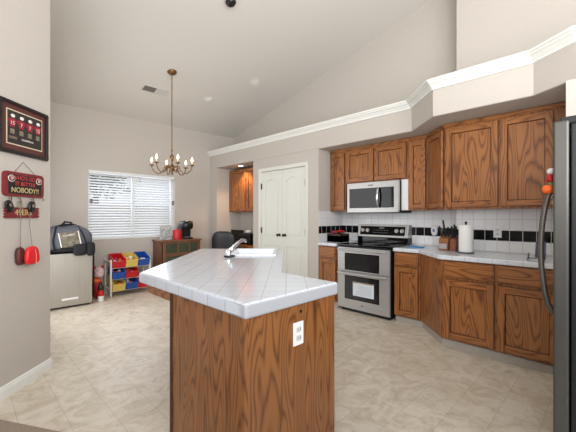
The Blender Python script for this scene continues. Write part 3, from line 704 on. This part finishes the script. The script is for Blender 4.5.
m = MB(frameM((3.615, .435, CZ + .017), (0, 1, 0), Vector((.35, 0, .94)).normalized(), Vector((-.94, 0, .35)).normalized())); m.box(0, .075, 0, .15, 0, .009)
tag(m.build('phone', plain('phone_dark', rgb(40, 44, 70), .15), bev=.003), 'dark phone leaning in the wire stand on the counter', 'phone')

# ------------------------------------------------------------------ blinds
t = thing('window_blinds', 'wide white horizontal slat blinds hanging in the nook window', 'blinds', (2.23, YW + .04, WZ0))
SLAT = plain('white_slat', rgb(222, 224, 226), .45)
SLAT.node_tree.nodes['Principled BSDF'].inputs['Subsurface Weight'].default_value = 0.0
MB().box(WX0 + .006, WX1 - .006, YW - .004, YW + .056, WZ1 - .05, WZ1 - .002).build('headrail', SLAT, t, bev=.003)
m = MB(); ns = 24; ang = math.radians(32)
for i in range(ns):
    z = WZ1 - .075 - i * (WZ1 - WZ0 - .115) / (ns - 1); cy = YW + .03; dy, dz = .025 * math.cos(ang), .025 * math.sin(ang)
    pr = [(cy - dy, z + dz * -1), (cy, z + .004), (cy + dy, z + dz)]
    pr = [(cy - dy, z - dz), (cy, z + .003), (cy + dy, z + dz)]
    rows = []
    for x in (WX0 + .01, WX1 - .01):
        rows.append([m._v((x, y, zz + .0012)) for y, zz in pr] + [m._v((x, y, zz - .0012)) for y, zz in pr[::-1]])
    n = 6
    for k in range(n): m.face([rows[0][k], rows[0][(k + 1) % n], rows[1][(k + 1) % n], rows[1][k]])
    m.face(rows[0][::-1]); m.face(rows[1])
m.build('slats', SLAT, t)
MB().box(WX0 + .01, WX1 - .01, YW + .01, YW + .05, WZ0 + .003, WZ0 + .022).build('bottom_rail', SLAT, t, bev=.003)
for x in (1.65, 2.03, 2.43, 2.81): MB().tube([(x, YW + .004, WZ0 + .02), (x, YW + .004, WZ1 - .05)], .0018, 5).build('cord', SLAT, t)
WEI = plain('cord_weight_grey', rgb(120, 112, 104), .5)
for (x, z) in ((1.53, 1.545), (2.94, 1.55)):
    MB().box(x - .022, x + .022, YW - .010, YW - .001, z - .04, z + .04).build('cord_cleat', WEI, t, bev=.003)
m = MB(); m.box(WX0 + .001, WX1 - .001, YW - .012, YW + .075, WZ0 - .012, WZ0 + .002); struct(m.build('trim_window_sill', WHITE, bev=.003))

# ------------------------------------------------------------------ chandelier
cx, cy_, czz = 2.21, 4.63, cz(4.63)
t = thing('chandelier', 'antique brass six-arm candle chandelier hanging on a chain over the nook', 'chandelier', (cx, cy_, 1.93))
MB().lathe([(.012, -.045), (.03, -.04), (.062, -.02), (.068, -.004), (.068, .02)], (cx, cy_, czz), 24).build('canopy', BRASS, t, smooth='auto')
m = MB(); z = czz - .04; i = 0
while z > 2.27:
    a = (i % 2) * PI / 2; pts = [(cx + .009 * math.cos(k * PI / 5) * math.cos(a), cy_ + .009 * math.cos(k * PI / 5) * math.sin(a), z - .018 + .020 * math.sin(k * PI / 5)) for k in range(11)]
    m.tube(pts, .0032, 5); z -= .031; i += 1
m.build('chain', BRASS, t, smooth=True)
MB().tube([(cx + .004, cy_, czz - .04), (cx + .004, cy_, 2.26)], .0025, 5).build('cord', CREAMC, t)
MB().lathe([(.004, .34), (.008, .33), (.012, .30), (.007, .285), (.010, .25), (.028, .225), (.032, .20), (.022, .165), (.010, .145), (.012, .11), (.03, .085), (.038, .06), (.030, .03), (.018, .01), (.012, -.015), (.02, -.03), (.012, -.045), (0, -.052)], (cx, cy_, 1.955), 20).build('column', BRASS, t, smooth=True)
for k in range(6):
    a = math.radians(k * 60 + 20); ca, sa = math.cos(a), math.sin(a)
    def P(r, z): return (cx + r * ca, cy_ + r * sa, 1.955 + z)
    arm = MB(); arm.tube([P(.03, .05), P(.07, .085), (P(.105, .07)), P(.12, .02), P(.16, -.025), P(.21, -.03), P(.26, .005), P(.285, .05), P(.29, .085)], [.006, .007, .007, .007, .007, .007, .007, .006, .006], 8)
    arm.tube([P(.10, .06), P(.085, .03), P(.095, .0), P(.115, .01)], .005, 6)
    A = arm.build('arm', BRASS, t, smooth=True)
    MB().lathe([(.008, 0), (.03, .004), (.036, .014), (.012, .012), (.013, .03), (0, .03)], P(.29, .08), 16).build('bobeche', BRASS, A, smooth='auto')
    MB().lathe([(.010, 0), (.010, .045), (0, .045)], P(.29, .10), 12).build('candle_sleeve', CREAMC, A, smooth='auto')
    MB().lathe([(.006, 0), (.014, .012), (.016, .024), (.010, .045), (.003, .062), (0, .066)], P(.29, .145), 12).build('bulb', BULB, A, smooth=True)
    l = bpy.data.lights.new('candle_light', 'POINT'); l.energy = 0.8; l.color = (1, .7, .42); l.shadow_soft_size = .03
    o = bpy.data.objects.new('candle_light', l); C.objects.link(o); o.location = P(.29, .19)

# ceiling vent and small dark dome
tilt = math.atan(-.25)
def ceilM(x, y): return frameM((x, y, cz(y)), (1, 0, 0), Vector((0, 1, -.25)).normalized(), Vector((0, -.25, -1)).normalized())
t = thing('ceiling_vent', 'white ceiling air vent with grey louvres near the chandelier chain', 'vent', (2.19, 5.16, cz(5.16)))
M = ceilM(2.19, 5.16)
VW = plain('vent_white', rgb(205, 202, 196), .5); VD = plain('vent_grey', rgb(120, 116, 108), .6)
MB(M).box(-.21, .21, -.09, -.07, .0, .008).box(-.21, .21, .07, .09, 0, .008).box(-.21, -.19, -.07, .07, 0, .008).box(.19, .21, -.07, .07, 0, .008).build('frame', VW, t)
m = MB(M)
for i in range(8): m.box(-.19, .0, -.066 + i * .017, -.058 + i * .017, .001, .006)
m.box(-.19, .0, -.07, .07, .0002, .001); m.build('dark_louvres', VD, t)
m = MB(M)
for i in range(8): m.box(.0, .19, -.066 + i * .017, -.054 + i * .017, .001, .006)
m.box(0, .19, -.07, .07, .0002, .001); m.build('light_louvres', VW, t)
t = thing('ceiling_sensor', 'small dark round ceiling fixture at the top edge above the nook', 'ceiling fixture', (2.23, 3.13, cz(3.13)))
M = ceilM(2.21, 3.15)
MB(M).lathe([(.075, 0), (.075, .006), (.06, .012), (0, .012)], seg=24).build('base', VW, t, smooth='auto')
MB(M).lathe([(.058, .010), (.062, .03), (.045, .055), (.02, .065), (0, .067)], seg=24).build('dome', BLACK, t, smooth=True)

# ------------------------------------------------------------------ things on the left wall
LM = frameM((-2.03 * S2, 2.03 * S2, 0), (S2, S2, 0), (0, 0, 1), (S2, -S2, 0))     # x = distance along wall, y = up, z = out
def LP(d, z, out=0): return LM @ Vector((d, z, out))
FRAMEB = plain('black_lacquer_frame', rgb(22, 17, 16), .3); MATR = plain('burgundy_mat', rgb(88, 46, 43), .8, var=.05); PHB = plain('photo_dark', rgb(44, 38, 36), .5, var=.3, scale=25)
CREAML = plain('cream_liner', rgb(214, 198, 170), .6); MAROON = plain('jersey_red', rgb(150, 30, 48), .6, var=.1); PRW = plain('print_white', rgb(225, 220, 215), .7); TANB = plain('print_tan', rgb(130, 116, 98), .7, var=.2, scale=60)
f0, f1, g0, g1 = 2.285, 2.748, 1.757, 2.142
t = thing('framed_team_print', 'framed print of four red football jerseys with burgundy mat on the left wall', 'picture', LP((f0 + f1) / 2, g0))
m = MB(LM); w_ = .024
m.box(f0, f1, g0, g0 + w_, 0, .024).box(f0, f1, g1 - w_, g1, 0, .024).box(f0, f0 + w_, g0 + w_, g1 - w_, 0, .024).box(f1 - w_, f1, g0 + w_, g1 - w_, 0, .024)
m.build('frame', FRAMEB, t, bev=.004)
MB(LM).box(f0 + w_, f1 - w_, g0 + w_, g1 - w_, .002, .010).build('mat_board', MATR, t)
a0, a1, b0, b1 = 2.350, 2.692, 1.825, 2.080
MB(LM).box(a0, a1, b0, b1, .010, .012).build('liner', CREAML, t)
ph = MB(LM).box(a0 + .008, a1 - .008, b0 + .008, b1 - .008, .012, .0135).build('print', PHB, t)
for i, num in enumerate(('15', '7', '7', '12')):
    cxx = a0 + .05 + i * .081
    m = MB(LM); m.box(cxx - .022, cxx + .022, 1.955, 2.015, .0135, .0145).box(cxx - .034, cxx - .022, 1.985, 2.012, .0135, .0145).box(cxx + .022, cxx + .034, 1.985, 2.012, .0135, .0145); m.build('jersey', MAROON, ph)
    MB(LM).sup((cxx + .004, 2.036, .0145), (.020, .013, .002), 1, 14, 6).build('helmet', PRW, ph)
    text(num, .040, LM @ Matrix.Translation((cxx, 1.982, .0150)), PRW, 'jersey_number', ph, .0003)
    MB(LM).box(cxx - .018, cxx + .018, 1.905, 1.940, .0135, .0142).build('player_photo', TANB, ph)
m = MB(LM)
for i in range(8): m.box(a0 + .02 + i * .009, a0 + .026 + i * .009, 1.868, 1.885, .0135, .0142)
m.build('caption_marks', TANB, ph)
text('CHAMPIONS', .020, LM @ Matrix.Translation((a0 + .19, 1.876, .0140)), PRW, 'caption', ph, .0003)
# sign with hooks
SRED = plain('sign_red', rgb(118, 34, 38), .5, var=.1); SBLK = plain('sign_black', rgb(26, 22, 22), .6); GOLD = plain('sign_gold', rgb(206, 184, 128), .5)
s0, s1, q0, q1 = 2.322, 2.70, 1.446, 1.626
t = thing('key_rack_sign', 'red and black hanging wall sign with hooks reading NOBODY below the framed print', 'sign', LP(2.51, 1.285))
m = MB(LM); n = 6; r = .03
pts = []
for (cx2, cy2, a0_) in ((s1 - r, q1 - r, 0), (s0 + r, q1 - r, 90), (s0 + r, q0 + r, 180), (s1 - r, q0 + r, 270)):
    for k in range(n + 1):
        a = math.radians(a0_ + 90 * k / n); pts.append((cx2 + r * math.cos(a), cy2 + r * math.sin(a)))
m.prism(pts, .001, .02); board = m.build('board', SRED, t)
MB(LM).box(s0 + .035, s1 - .03, q0 + .018, q1 - .022, .02, .0212).build('black_field', SBLK, board)
LRED = plain('sign_letter_red', rgb(196, 58, 60), .5)
text("WHO'S GOT", .042, LM @ Matrix.Translation((2.512, 1.582, .0215)), LRED, 'lettering', board)
text('IT BETTER', .042, LM @ Matrix.Translation((2.512, 1.540, .0215)), LRED, 'lettering', board)
text('NOBODY!!', .054, LM @ Matrix.Translation((2.512, 1.492, .0215)), GOLD, 'lettering', board)
for x in (2.385, 2.645):
    MB(LM).sup((x, 1.575, .021), (.032, .026, .003), 1, 20, 6).build('emblem', plain('emblem_white', rgb(222, 216, 210), .6), board)
    MB(LM).sup((x, 1.575, .0225), (.027, .021, .003), 1, 20, 6).build('emblem', SRED, board)
    text('SF', .030, LM @ Matrix.Translation((x, 1.575, .0258)), PRW, 'emblem_letters', board)
m = MB(LM); m.box(2.345, 2.650, 1.285, 1.365, .001, .014)
for k in range(4):
    z = 1.292 + k * .020; m.box(2.335, 2.345, z, z + .009, .001, .014); m.box(2.650, 2.660, z, z + .009, .001, .014)
lp = m.build('lower_plank', SRED, t)
text('49ERS', .062, LM @ Matrix.Translation((2.50, 1.325, .0148)), GOLD, 'lettering', lp)
m = MB(LM); m.tube([(2.40, 1.36, .008), (2.40, 1.45, .008)], .002, 5); m.tube([(2.61, 1.36, .008), (2.61, 1.45, .008)], .002, 5); m.build('link_wire', DARKM, t)
MB(LM).tube([(2.42, 1.624, .01), (2.51, 1.712, .004), (2.62, 1.624, .01)], .0016, 5).build('hanging_cord', plain('cord_brown', rgb(90, 72, 58), .7), t)
for x in (2.350, 2.442, 2.556, 2.675):
    MB(LM).tube([(x, 1.452, .02), (x, 1.445, .034), (x, 1.43, .038), (x, 1.425, .030)], .003, 6).build('hook', BRASS, t, smooth=True)
KEYB = plain('key_fob_black', rgb(16, 17, 20), .3); KEYM = plain('key_metal', rgb(170, 160, 140), .3, .8)
def keys(label, x, fob, tiltx=0):
    t = thing('key_set', label, 'keys', LP(x, 1.36, .03), 'keys on the sign hooks')
    m = MB(LM); m.tube([(x + .013 * math.cos(k * PI / 6), 1.418 + .015 * math.sin(k * PI / 6), .034) for k in range(13)], .0018, 5); m.build('ring', KEYM, t, smooth=True)
    if fob:
        M2 = LM @ Matrix.Translation((x, 1.372, .034)) @ Matrix.Rotation(tiltx, 4, 'Z')
        MB(M2).sup((0, 0, 0), (.030, .046, .012), .7, 16, 10).build('fob', KEYB, t, smooth=True)
        MB(M2).sup((0, .006, .010), (.010, .014, .004), .8, 10, 6).build('button', KEYM, t, smooth=True)
    for k, a in enumerate((-.25, .15) if fob else (-.3, 0, .25)):
        M2 = LM @ Matrix.Translation((x, 1.405, .036 + .004 * k)) @ Matrix.Rotation(a, 4, 'Z')
        m = MB(M2); m.lathe([(.011, 0), (.011, .002), (0, .002)], seg=12); m.box(-.0035, .0035, -.052, -.008, 0, .002); m.build('key', KEYM, t)
keys('black car key fob on the leftmost hook of the sign', 2.350, True, .5)
keys('bunch of plain metal keys on the middle hook of the sign', 2.442, False)
keys('black car key fob on the right hook of the sign', 2.556, True, -.15)
REDX = plain('vivid_red', rgb(214, 28, 34), .4, var=.05); MARX = plain('dark_maroon', rgb(84, 34, 30), .5, var=.15, scale=20); CORDG = plain('grey_cord', rgb(120, 112, 104), .6)
def pouch(label, x, x_hook, z, w, h, mat, ribs, out, lean=0):
    t = thing('hanging_ornament', label, 'ornament', LP(x, z, out))
    def fn(p):
        q = p.copy()
        q.x *= 1 - .16 * q.y
        if q.y < 0: q.y *= .92
        return q
    M2 = LM @ Matrix.Translation((x, z, out)) @ Matrix.Rotation(lean, 4, 'Z')
    m = MB(M2); m.sup((0, 0, 0), (w, h, .022), .62, 28, 14, fn=fn); m.build('shell', mat, t, smooth=True)
    m = MB(M2)
    for k in range(ribs): m.tube([(w * (.15 + .2 * k), h * .65, .020 - .003 * k), (w * (.22 + .22 * k), 0, .0225 - .004 * k), (w * (.2 + .22 * k), -h * .85, .020 - .004 * k)], .0018, 5)
    m.build('ribs', plain('pale_rib', rgb(240, 150, 140), .5) if mat is REDX else MARX, t)
    MB(LM).lathe([(.006, 0), (.006, .004), (0, .004)], (x, z + h + .004, out), 10).build('eyelet', KEYM, t)
    MB(LM).tube([(x_hook, 1.432, .040), ((x + x_hook) / 2 - .002, (1.42 + z + h) / 2, .036), (x, z + h, out)], .0022, 6).build('cord', CORDG, t)
pouch('dark maroon rounded ornament hanging on a long cord below the sign', 2.458, 2.442, .997, .036, .070, MARX, 2, .024, .12)
pouch('bright red ribbed ornament hanging on a long cord below the sign', 2.512, 2.550, .997, .062, .072, REDX, 4, .070, .05)

# ------------------------------------------------------------------ nook furniture
t = thing('compact_refrigerator', 'low stainless compact refrigerator against the window wall under the duffel bag', 'refrigerator', (1.14, 5.75, 0))
FZ = .775
MB().box(.845, 1.378, 5.50, 6.10, .02, FZ).build('body', BLACK, t, bev=.006)
MB().box(.847, 1.376, 5.452, 5.492, .03, FZ - .006).build('door', STEELM, t, bev=.006)
MB().box(.87, 1.36, 5.52, 6.08, 0, .02).build('foot', BLACK, t)
MB().box(1.0, 1.20, 5.447, 5.4525, .115, .145).build('nameplate', PLASTW, t, bev=.002)
# duffel bag
CHAR = plain('bag_grey_fabric', rgb(88, 92, 100), .85, var=.15, scale=40, bump=.3); BBK = plain('bag_black_fabric', rgb(20, 20, 23), .8, var=.2, bump=.3)
t = thing('duffel_bag', 'grey and black duffel bag with a printed flap on top of the compact refrigerator', 'bag', (1.14, 5.72, FZ))
def bagfn(p):
    q = p.copy()
    if q.z > 0: q.x *= 1 - .20 * q.z ** 2; q.y *= 1 - .30 * q.z
    q.z *= 1 + .05 * math.sin(q.x * 7) + .03 * math.sin(q.y * 9 + 2)
    q.x *= 1 + .03 * math.sin(q.z * 8); return q
MB().sup((1.12, 5.68, FZ + .195), (.295, .215, .192), .56, 40, 24, fn=bagfn).build('body', CHAR, t, smooth=True)
MB().sup((1.13, 5.69, FZ + .045), (.275, .22, .042), .5, 36, 12).build('base', BBK, t, smooth=True)
m = MB(); m.tube([(.88, 5.66, FZ + .26), (.95, 5.64, FZ + .355), (1.05, 5.65, FZ + .39), (1.2, 5.66, FZ + .385), (1.30, 5.66, FZ + .33), (1.38, 5.64, FZ + .20)], [.02, .022, .024, .024, .022, .018], 10)
m.tube([(1.02, 5.64, FZ + .37), (1.07, 5.62, FZ + .44), (1.14, 5.62, FZ + .43), (1.18, 5.64, FZ + .37)], .015, 8); m.build('zip_and_handle', BBK, t, smooth=True)
PM = frameM((.985, 5.418, FZ + .085), Vector((1, .0, .12)).normalized(), Vector((-.10, .38, .92)).normalized(), Vector((0, -.92, .38)).normalized())
pn = MB(PM).box(0, .25, 0, .215, -.05, .004).build('printed_flap', plain('flap_bronze', rgb(104, 96, 80), .5, var=.5, scale=22), t, bev=.003)
MB(PM).box(.0, .012, 0, .215, .004, .006).box(.238, .25, 0, .215, .004, .006).build('flap_edging', PRW, pn)
text('CLASSIC', .038, PM @ Matrix.Translation((.125, .165, .0055)), PRW, 'flap_lettering', pn)
for xx in (.90, 1.29):
    MB().tube([(xx + .02, 5.462, FZ + .05), (xx, 5.462, FZ + .18), (xx + (.03 if xx < 1 else -.04), 5.50, FZ + .30), (xx + (.06 if xx < 1 else -.07), 5.58, FZ + .375)], .011, 8).build('piping', BBK, t, smooth=True)
m = MB(); m.sup((1.21, 5.405, FZ + .045), (.085, .044, .085), .6, 20, 12); m.build('side_pocket', BBK, t, smooth=True); m = MB(); m.sup((1.345, 5.405, FZ + .05), (.055, .044, .10), .6, 20, 12); m.build('side_pocket', BBK, t, smooth=True)
MB().tube([(1.36, 5.60, FZ + .14), (1.42, 5.56, FZ + .06), (1.415, 5.53, FZ - .06), (1.415, 5.53, .40), (1.42, 5.54, .10)], .011, 8).build('strap', BBK, t, smooth=True)
MB().sup((1.415, 5.56, FZ + .09), (.035, .02, .014), .8, 12, 8).build('strap_clip', BRASS, t, smooth=True)
# toys between the refrigerator and the organiser
t = thing('toy_bottle', 'small red and black bottle with a white base on the floor by the compact refrigerator', 'bottle', (1.52, 5.56, 0))
MB().lathe([(.04, 0), (.042, .01), (.042, .085)], (1.52, 5.56, 0), 20).build('base', PLASTW, t, smooth='auto')
MB().lathe([(.043, .085), (.043, .15), (.040, .17), (.0, .17)], (1.52, 5.56, 0), 20).build('label_band', RED, t, smooth='auto')
MB().lathe([(.040, .17), (.038, .22), (.022, .25), (.018, .29), (0, .292)], (1.52, 5.56, 0), 20).build('neck', BLACK, t, smooth='auto')
t = thing('plush_toy', 'red, white and orange plush toy slumped beside the compact refrigerator', 'soft toy', (1.52, 5.80, 0))
MB().sup((1.53, 5.80, .17), (.075, .07, .17), .85, 20, 14, fn=lambda p: p * (1 + .06 * math.sin(9 * p.x + 5 * p.z))).build('body', RED, t, smooth=True)
MB().sup((1.545, 5.76, .41), (.075, .06, .085), .9, 20, 12, fn=lambda p: p * (1 + .08 * math.sin(8 * p.x) * math.cos(6 * p.z))).build('head', plain('plush_white_pink', rgb(206, 180, 182), .9, var=.35, scale=18), t, smooth=True)
MB().sup((1.50, 5.74, .29), (.07, .05, .04), .9, 16, 10).build('scarf', ORANGE, t, smooth=True)
for dx in (-.055, .055): MB().sup((1.545 + dx, 5.77, .49), (.02, .016, .03), .9, 10, 8).build('ear', RED, t, smooth=True)
# toy organiser
ox0, ox1, oy0, oy1 = 1.695, 2.335, 5.70, 6.02
FR = plain('organiser_frame_cream', rgb(228, 224, 212), .5)
YEL = plain('bin_yellow', rgb(214, 186, 92), .45, var=.03); BLU = plain('bin_blue', rgb(24, 74, 158), .4, var=.03); BRD = plain('bin_red', rgb(190, 22, 30), .4, var=.03); NAV = plain('organiser_shadow_panel', rgb(34, 34, 44), .7)
t = thing('toy_organizer', 'cream framed three-tier toy organizer under the window', 'toy shelf', ((ox0 + ox1) / 2, oy0 + .15, 0))
for x in (ox0, ox1 - .022):
    m = MB(); m.box(x, x + .022, oy0 - .0, oy0 + .022, 0, .60).box(x, x + .022, oy1 - .03, oy1, 0, .60)
    m.box(x, x + .022, oy0 + .022, oy1 - .03, .10, .13).box(x, x + .022, oy0 + .022, oy1 - .03, .55, .575); m.build('side_frame', FR, t)
m = MB()
for z in (.085, .275, .455):
    m.tube([(ox0 + .01, oy0 + .012, z), (ox1 - .01, oy0 + .012, z)], .007, 8); m.tube([(ox0 + .01, oy1 - .015, z + .10), (ox1 - .01, oy1 - .015, z + .10)], .007, 8)
m.build('rail', FR, t, smooth='auto')
def bin_(label, x0, x1, z, mat, cname):
    w = x1 - x0; th = math.radians(18)
    yd = Vector((0, math.cos(th), math.sin(th))); zd = Vector((0, -math.sin(th), math.cos(th)))
    M = frameM((x0, oy0 - .018, z), (1, 0, 0), yd, zd); t = thing('toy_bin', label, 'bin', (x0 + w / 2, oy0, z), 'toy bins')
    m = MB(M); D, Hh, tk = .26, .145, .006
    m.box(0, w, 0, D, 0, tk).box(0, w, 0, tk, tk, Hh * .82).box(0, w, D - tk, D, tk, Hh).box(0, tk, tk, D - tk, tk, Hh).box(w - tk, w, tk, D - tk, tk, Hh)
    m.box(-.004, w + .004, -.010, 0, Hh * .72, Hh * .82)
    m.build('tray', mat, t)
    cols = [PLASTW, RED, BLU, YEL, BLACK, CREAM, ORANGE]
    for k in range(6):
        MB(M).sup((random.uniform(.045, w - .045), random.uniform(.05, D - .06), .035 + random.uniform(.0, .05)), [random.uniform(.022, .036) for _ in range(3)], random.choice((.4, .8, 1)), 10, 8).build('toy', random.choice(cols), t, smooth=True)
W3 = (ox1 - ox0 - .06) / 3
def bx_(k): return ox0 + .028 + k * (W3 + .003)
bin_('red toy bin at the left of the top tier', bx_(0), bx_(0) + W3 - .006, .462, BRD, 'red')
bin_('yellow toy bin in the middle of the top tier', bx_(1), bx_(1) + W3 - .006, .462, YEL, 'yellow')
bin_('blue toy bin at the right of the top tier', bx_(2), bx_(2) + W3 - .006, .462, BLU, 'blue')
bin_('blue toy bin at the left of the middle tier', bx_(0), bx_(0) + W3 - .006, .282, BLU, 'blue')
bin_('red toy bin in the middle of the middle tier', bx_(1), bx_(1) + W3 - .006, .282, BRD, 'red')
bin_('yellow toy bin at the left of the bottom tier', bx_(0), bx_(0) + W3 - .006, .092, YEL, 'yellow')
bin_('blue toy bin in the middle of the bottom tier', bx_(1), bx_(1) + W3 - .006, .092, BLU, 'blue')
bin_('red toy bin at the right of the bottom tier', bx_(2), bx_(2) + W3 - .006, .092, BRD, 'red')
# console
WALN = plain('console_brown_wood', rgb(112, 74, 50), .5, var=.15, scale=14); GRN = plain('console_green_panel', rgb(52, 62, 42), .5, var=.25, scale=20)
t = thing('console_cabinet', 'brown wooden console with dark green panelled drawers under the window', 'console', (2.9, 5.86, 0))
k0, k1, l0, l1, kz = 2.535, 3.27, 5.66, 6.08, .865
m = MB(); m.box(k0, k1, l0 + .012, l1, .05, kz - .03).box(k0, k0 + .05, l0, l0 + .05, 0, kz - .03).box(k1 - .05, k1, l0, l0 + .05, 0, kz - .03).box(k0, k0 + .05, l1 - .05, l1, 0, .05).box(k1 - .05, k1, l1 - .05, l1, 0, .05)
for x in (k0 + .285, k0 + .505): m.box(x - .012, x + .012, l0, l0 + .012, .60, kz - .03)
m.box(k0 + .05, k1 - .05, l0, l0 + .012, .585, .615).box(k0 + .05, k1 - .05, l0, l0 + .012, .06, .10)
m.build('body', WALN, t)
MB().box(k0 - .02, k1 + .02, l0 - .02, l1 + .01, kz - .03, kz).build('top', WALN, t, bev=.005)
for i, (a, b_) in enumerate(((k0 + .065, k0 + .265), (k0 + .305, k0 + .485), (k0 + .525, k1 - .065))):
    d = MB().box(a, b_, l0 + .002, l0 + .012, .635, .80).build('drawer', GRN, t, bev=.003)
for (a, b_) in ((k0 + .065, k0 + .355), (k0 + .38, k1 - .065)):
    d = MB().box(a, b_, l0 + .002, l0 + .012, .12, .57).build('door', GRN, t, bev=.003)
m = MB()
PATT = plain('patterned_box', rgb(170, 172, 172), .6, var=.55, scale=26)
tag(MB(frame_at((2.56, 5.78), .12)).box(0, .215, 0, .05, kz + .0005, kz + .25).build('patterned_tissue_box', PATT, bev=.004), 'grey and white patterned square box standing on the console', 'box')
t = thing('red_canister', 'bright red lidded canister between the patterned box and coffee maker', 'canister', (2.87, 5.80, kz))
MB().lathe([(.078, .0005), (.08, .01), (.08, .15), (.078, .155)], (2.87, 5.80, kz), 24).build('pot', RED, t, smooth='auto')
MB().lathe([(.083, .155), (.083, .17), (.03, .182), (.012, .19), (.012, .2), (0, .2)], (2.87, 5.80, kz), 24).build('lid', RED, t, smooth='auto')
t = thing('coffee_maker', 'black pod coffee maker on the right of the console', 'coffee maker', (3.06, 5.84, kz))
m = MB(); m.box(2.965, 3.165, 5.74, 5.98, kz + .0005, kz + .035).box(2.965, 3.165, 5.83, 5.98, kz + .035, kz + .24); m.build('body', BLACK, t, bev=.012, seg=3)
MB().sup((3.07, 5.85, kz + .26), (.112, .15, .085), .6, 24, 12).build('brew_head', BLACK, t, smooth=True)
MB().lathe([(.05, 0), (.055, .004), (.055, .008), (0, .008)], (3.07, 5.80, kz + .029), 20).build('drip_tray', STEEL, t)
MB().tube([(3.00, 5.72, kz + .335), (3.07, 5.70, kz + .35), (3.14, 5.72, kz + .335)], .009, 8).build('lid_handle', STEEL, t, smooth=True)

# office chair in front of the niche desk
LEA = plain('black_leather', rgb(22, 22, 24), .42, bump=.15)
chx, chy = 3.62, 5.26
t = thing('office_chair', 'black padded office chair parked at the niche desk', 'chair', (chx, chy, 0))
CM = frameM((chx, chy, 0), (math.cos(-.95), math.sin(-.95), 0), (-math.sin(-.95), math.cos(-.95), 0), (0, 0, 1))    # y points into the niche
MB(CM).sup((0, -.21, .77), (.235, .055, .25), .6, 28, 16, fn=lambda p: Vector((p.x, p.y - .5 * (p.x ** 2) * -1 + .35 * p.z * -1, p.z))).build('backrest', LEA, t, smooth=True)
MB(CM).sup((0, .02, .48), (.24, .23, .05), .6, 28, 12).build('seat', LEA, t, smooth=True)
MB(CM).tube([(0, -.17, .46), (0, -.24, .50), (0, -.25, .62)], .02, 8).build('back_bar', BLACK, t, smooth=True)
MB(CM).lathe([(.03, .1), (.03, .28), (.018, .28), (.018, .44), (0, .44)], seg=14).build('gas_lift', BLACK, t, smooth='auto')
for k in range(5):
    a = k * 2 * PI / 5; L = MB(CM).tube([(0, 0, .11), (.28 * math.cos(a), .28 * math.sin(a), .07)], [.022, .014], 8).build('leg', BLACK, t, smooth=True)
    MB(CM).sup((.28 * math.cos(a), .28 * math.sin(a), .03), (.03, .03, .03), 1, 12, 8).build('caster', BLACK, L, smooth=True)
for s_ in (-1, 1):
    MB(CM).tube([(s_ * .22, .05, .47), (s_ * .28, .05, .52), (s_ * .28, .05, .64), (s_ * .28, -.10, .66), (s_ * .28, .14, .66)], .014, 8).build('armrest', BLACK, t, smooth=True)
# things on the desk
DKZ = .7405
t = thing('printer', 'black desktop printer on the niche desk behind the chair', 'printer', (4.1, 5.12, DKZ))
MB().box(3.93, 4.30, 4.98, 5.36, DKZ, DKZ + .19).build('body', BLACK, t, bev=.015, seg=3)
MB().box(3.96, 4.28, 5.0, 5.34, DKZ + .19, DKZ + .215).build('lid', BLACK, t, bev=.008)
tag(MB().sup((4.08, 5.20, DKZ + .245), (.05, .06, .03), .7, 16, 10).build('white_cloth_bundle', PLASTW, smooth=True), 'small white bundle lying on top of the black printer', 'bundle')
t = thing('desk_speaker', 'slim black upright speaker at the right of the niche desk', 'speaker', (4.02, 4.80, DKZ))
MB().box(3.96, 4.06, 4.76, 4.85, DKZ, DKZ + .28).build('cabinet', BLACK, t, bev=.008)
MB().box(3.957, 3.96, 4.785, 4.825, DKZ + .05, DKZ + .075).build('badge', CHROME, t)
t = thing('computer_monitor', 'dark flat monitor on the left of the niche desk, mostly hidden by the chair', 'monitor', (4.1, 5.6, DKZ))
MB().box(4.08, 4.11, 5.40, 5.80, DKZ + .05, DKZ + .27).build('screen', BGLASS, t, bev=.004)
MB().box(4.05, 4.16, 5.53, 5.67, DKZ, DKZ + .012).box(4.11, 4.13, 5.58, 5.62, DKZ + .012, DKZ + .15).build('stand', BLACK, t)

# unseen spot lamps added to imitate reflected sun glints on the ceiling
def glint_lamp(name, src, dst, e, s):
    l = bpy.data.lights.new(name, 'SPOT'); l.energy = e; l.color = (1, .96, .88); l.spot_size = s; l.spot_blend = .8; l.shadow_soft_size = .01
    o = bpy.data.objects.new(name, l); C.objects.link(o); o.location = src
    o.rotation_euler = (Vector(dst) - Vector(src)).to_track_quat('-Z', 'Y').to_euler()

glint_lamp('far_glint_lamp', (2.9, 4.7, 1.0), (3.04, 5.0, 3.33), 62, math.radians(4.2))
glint_lamp('near_glint_lamp', (2.9, 3.9, 1.0), (3.46, 4.23, 3.52), 62, math.radians(4.2))
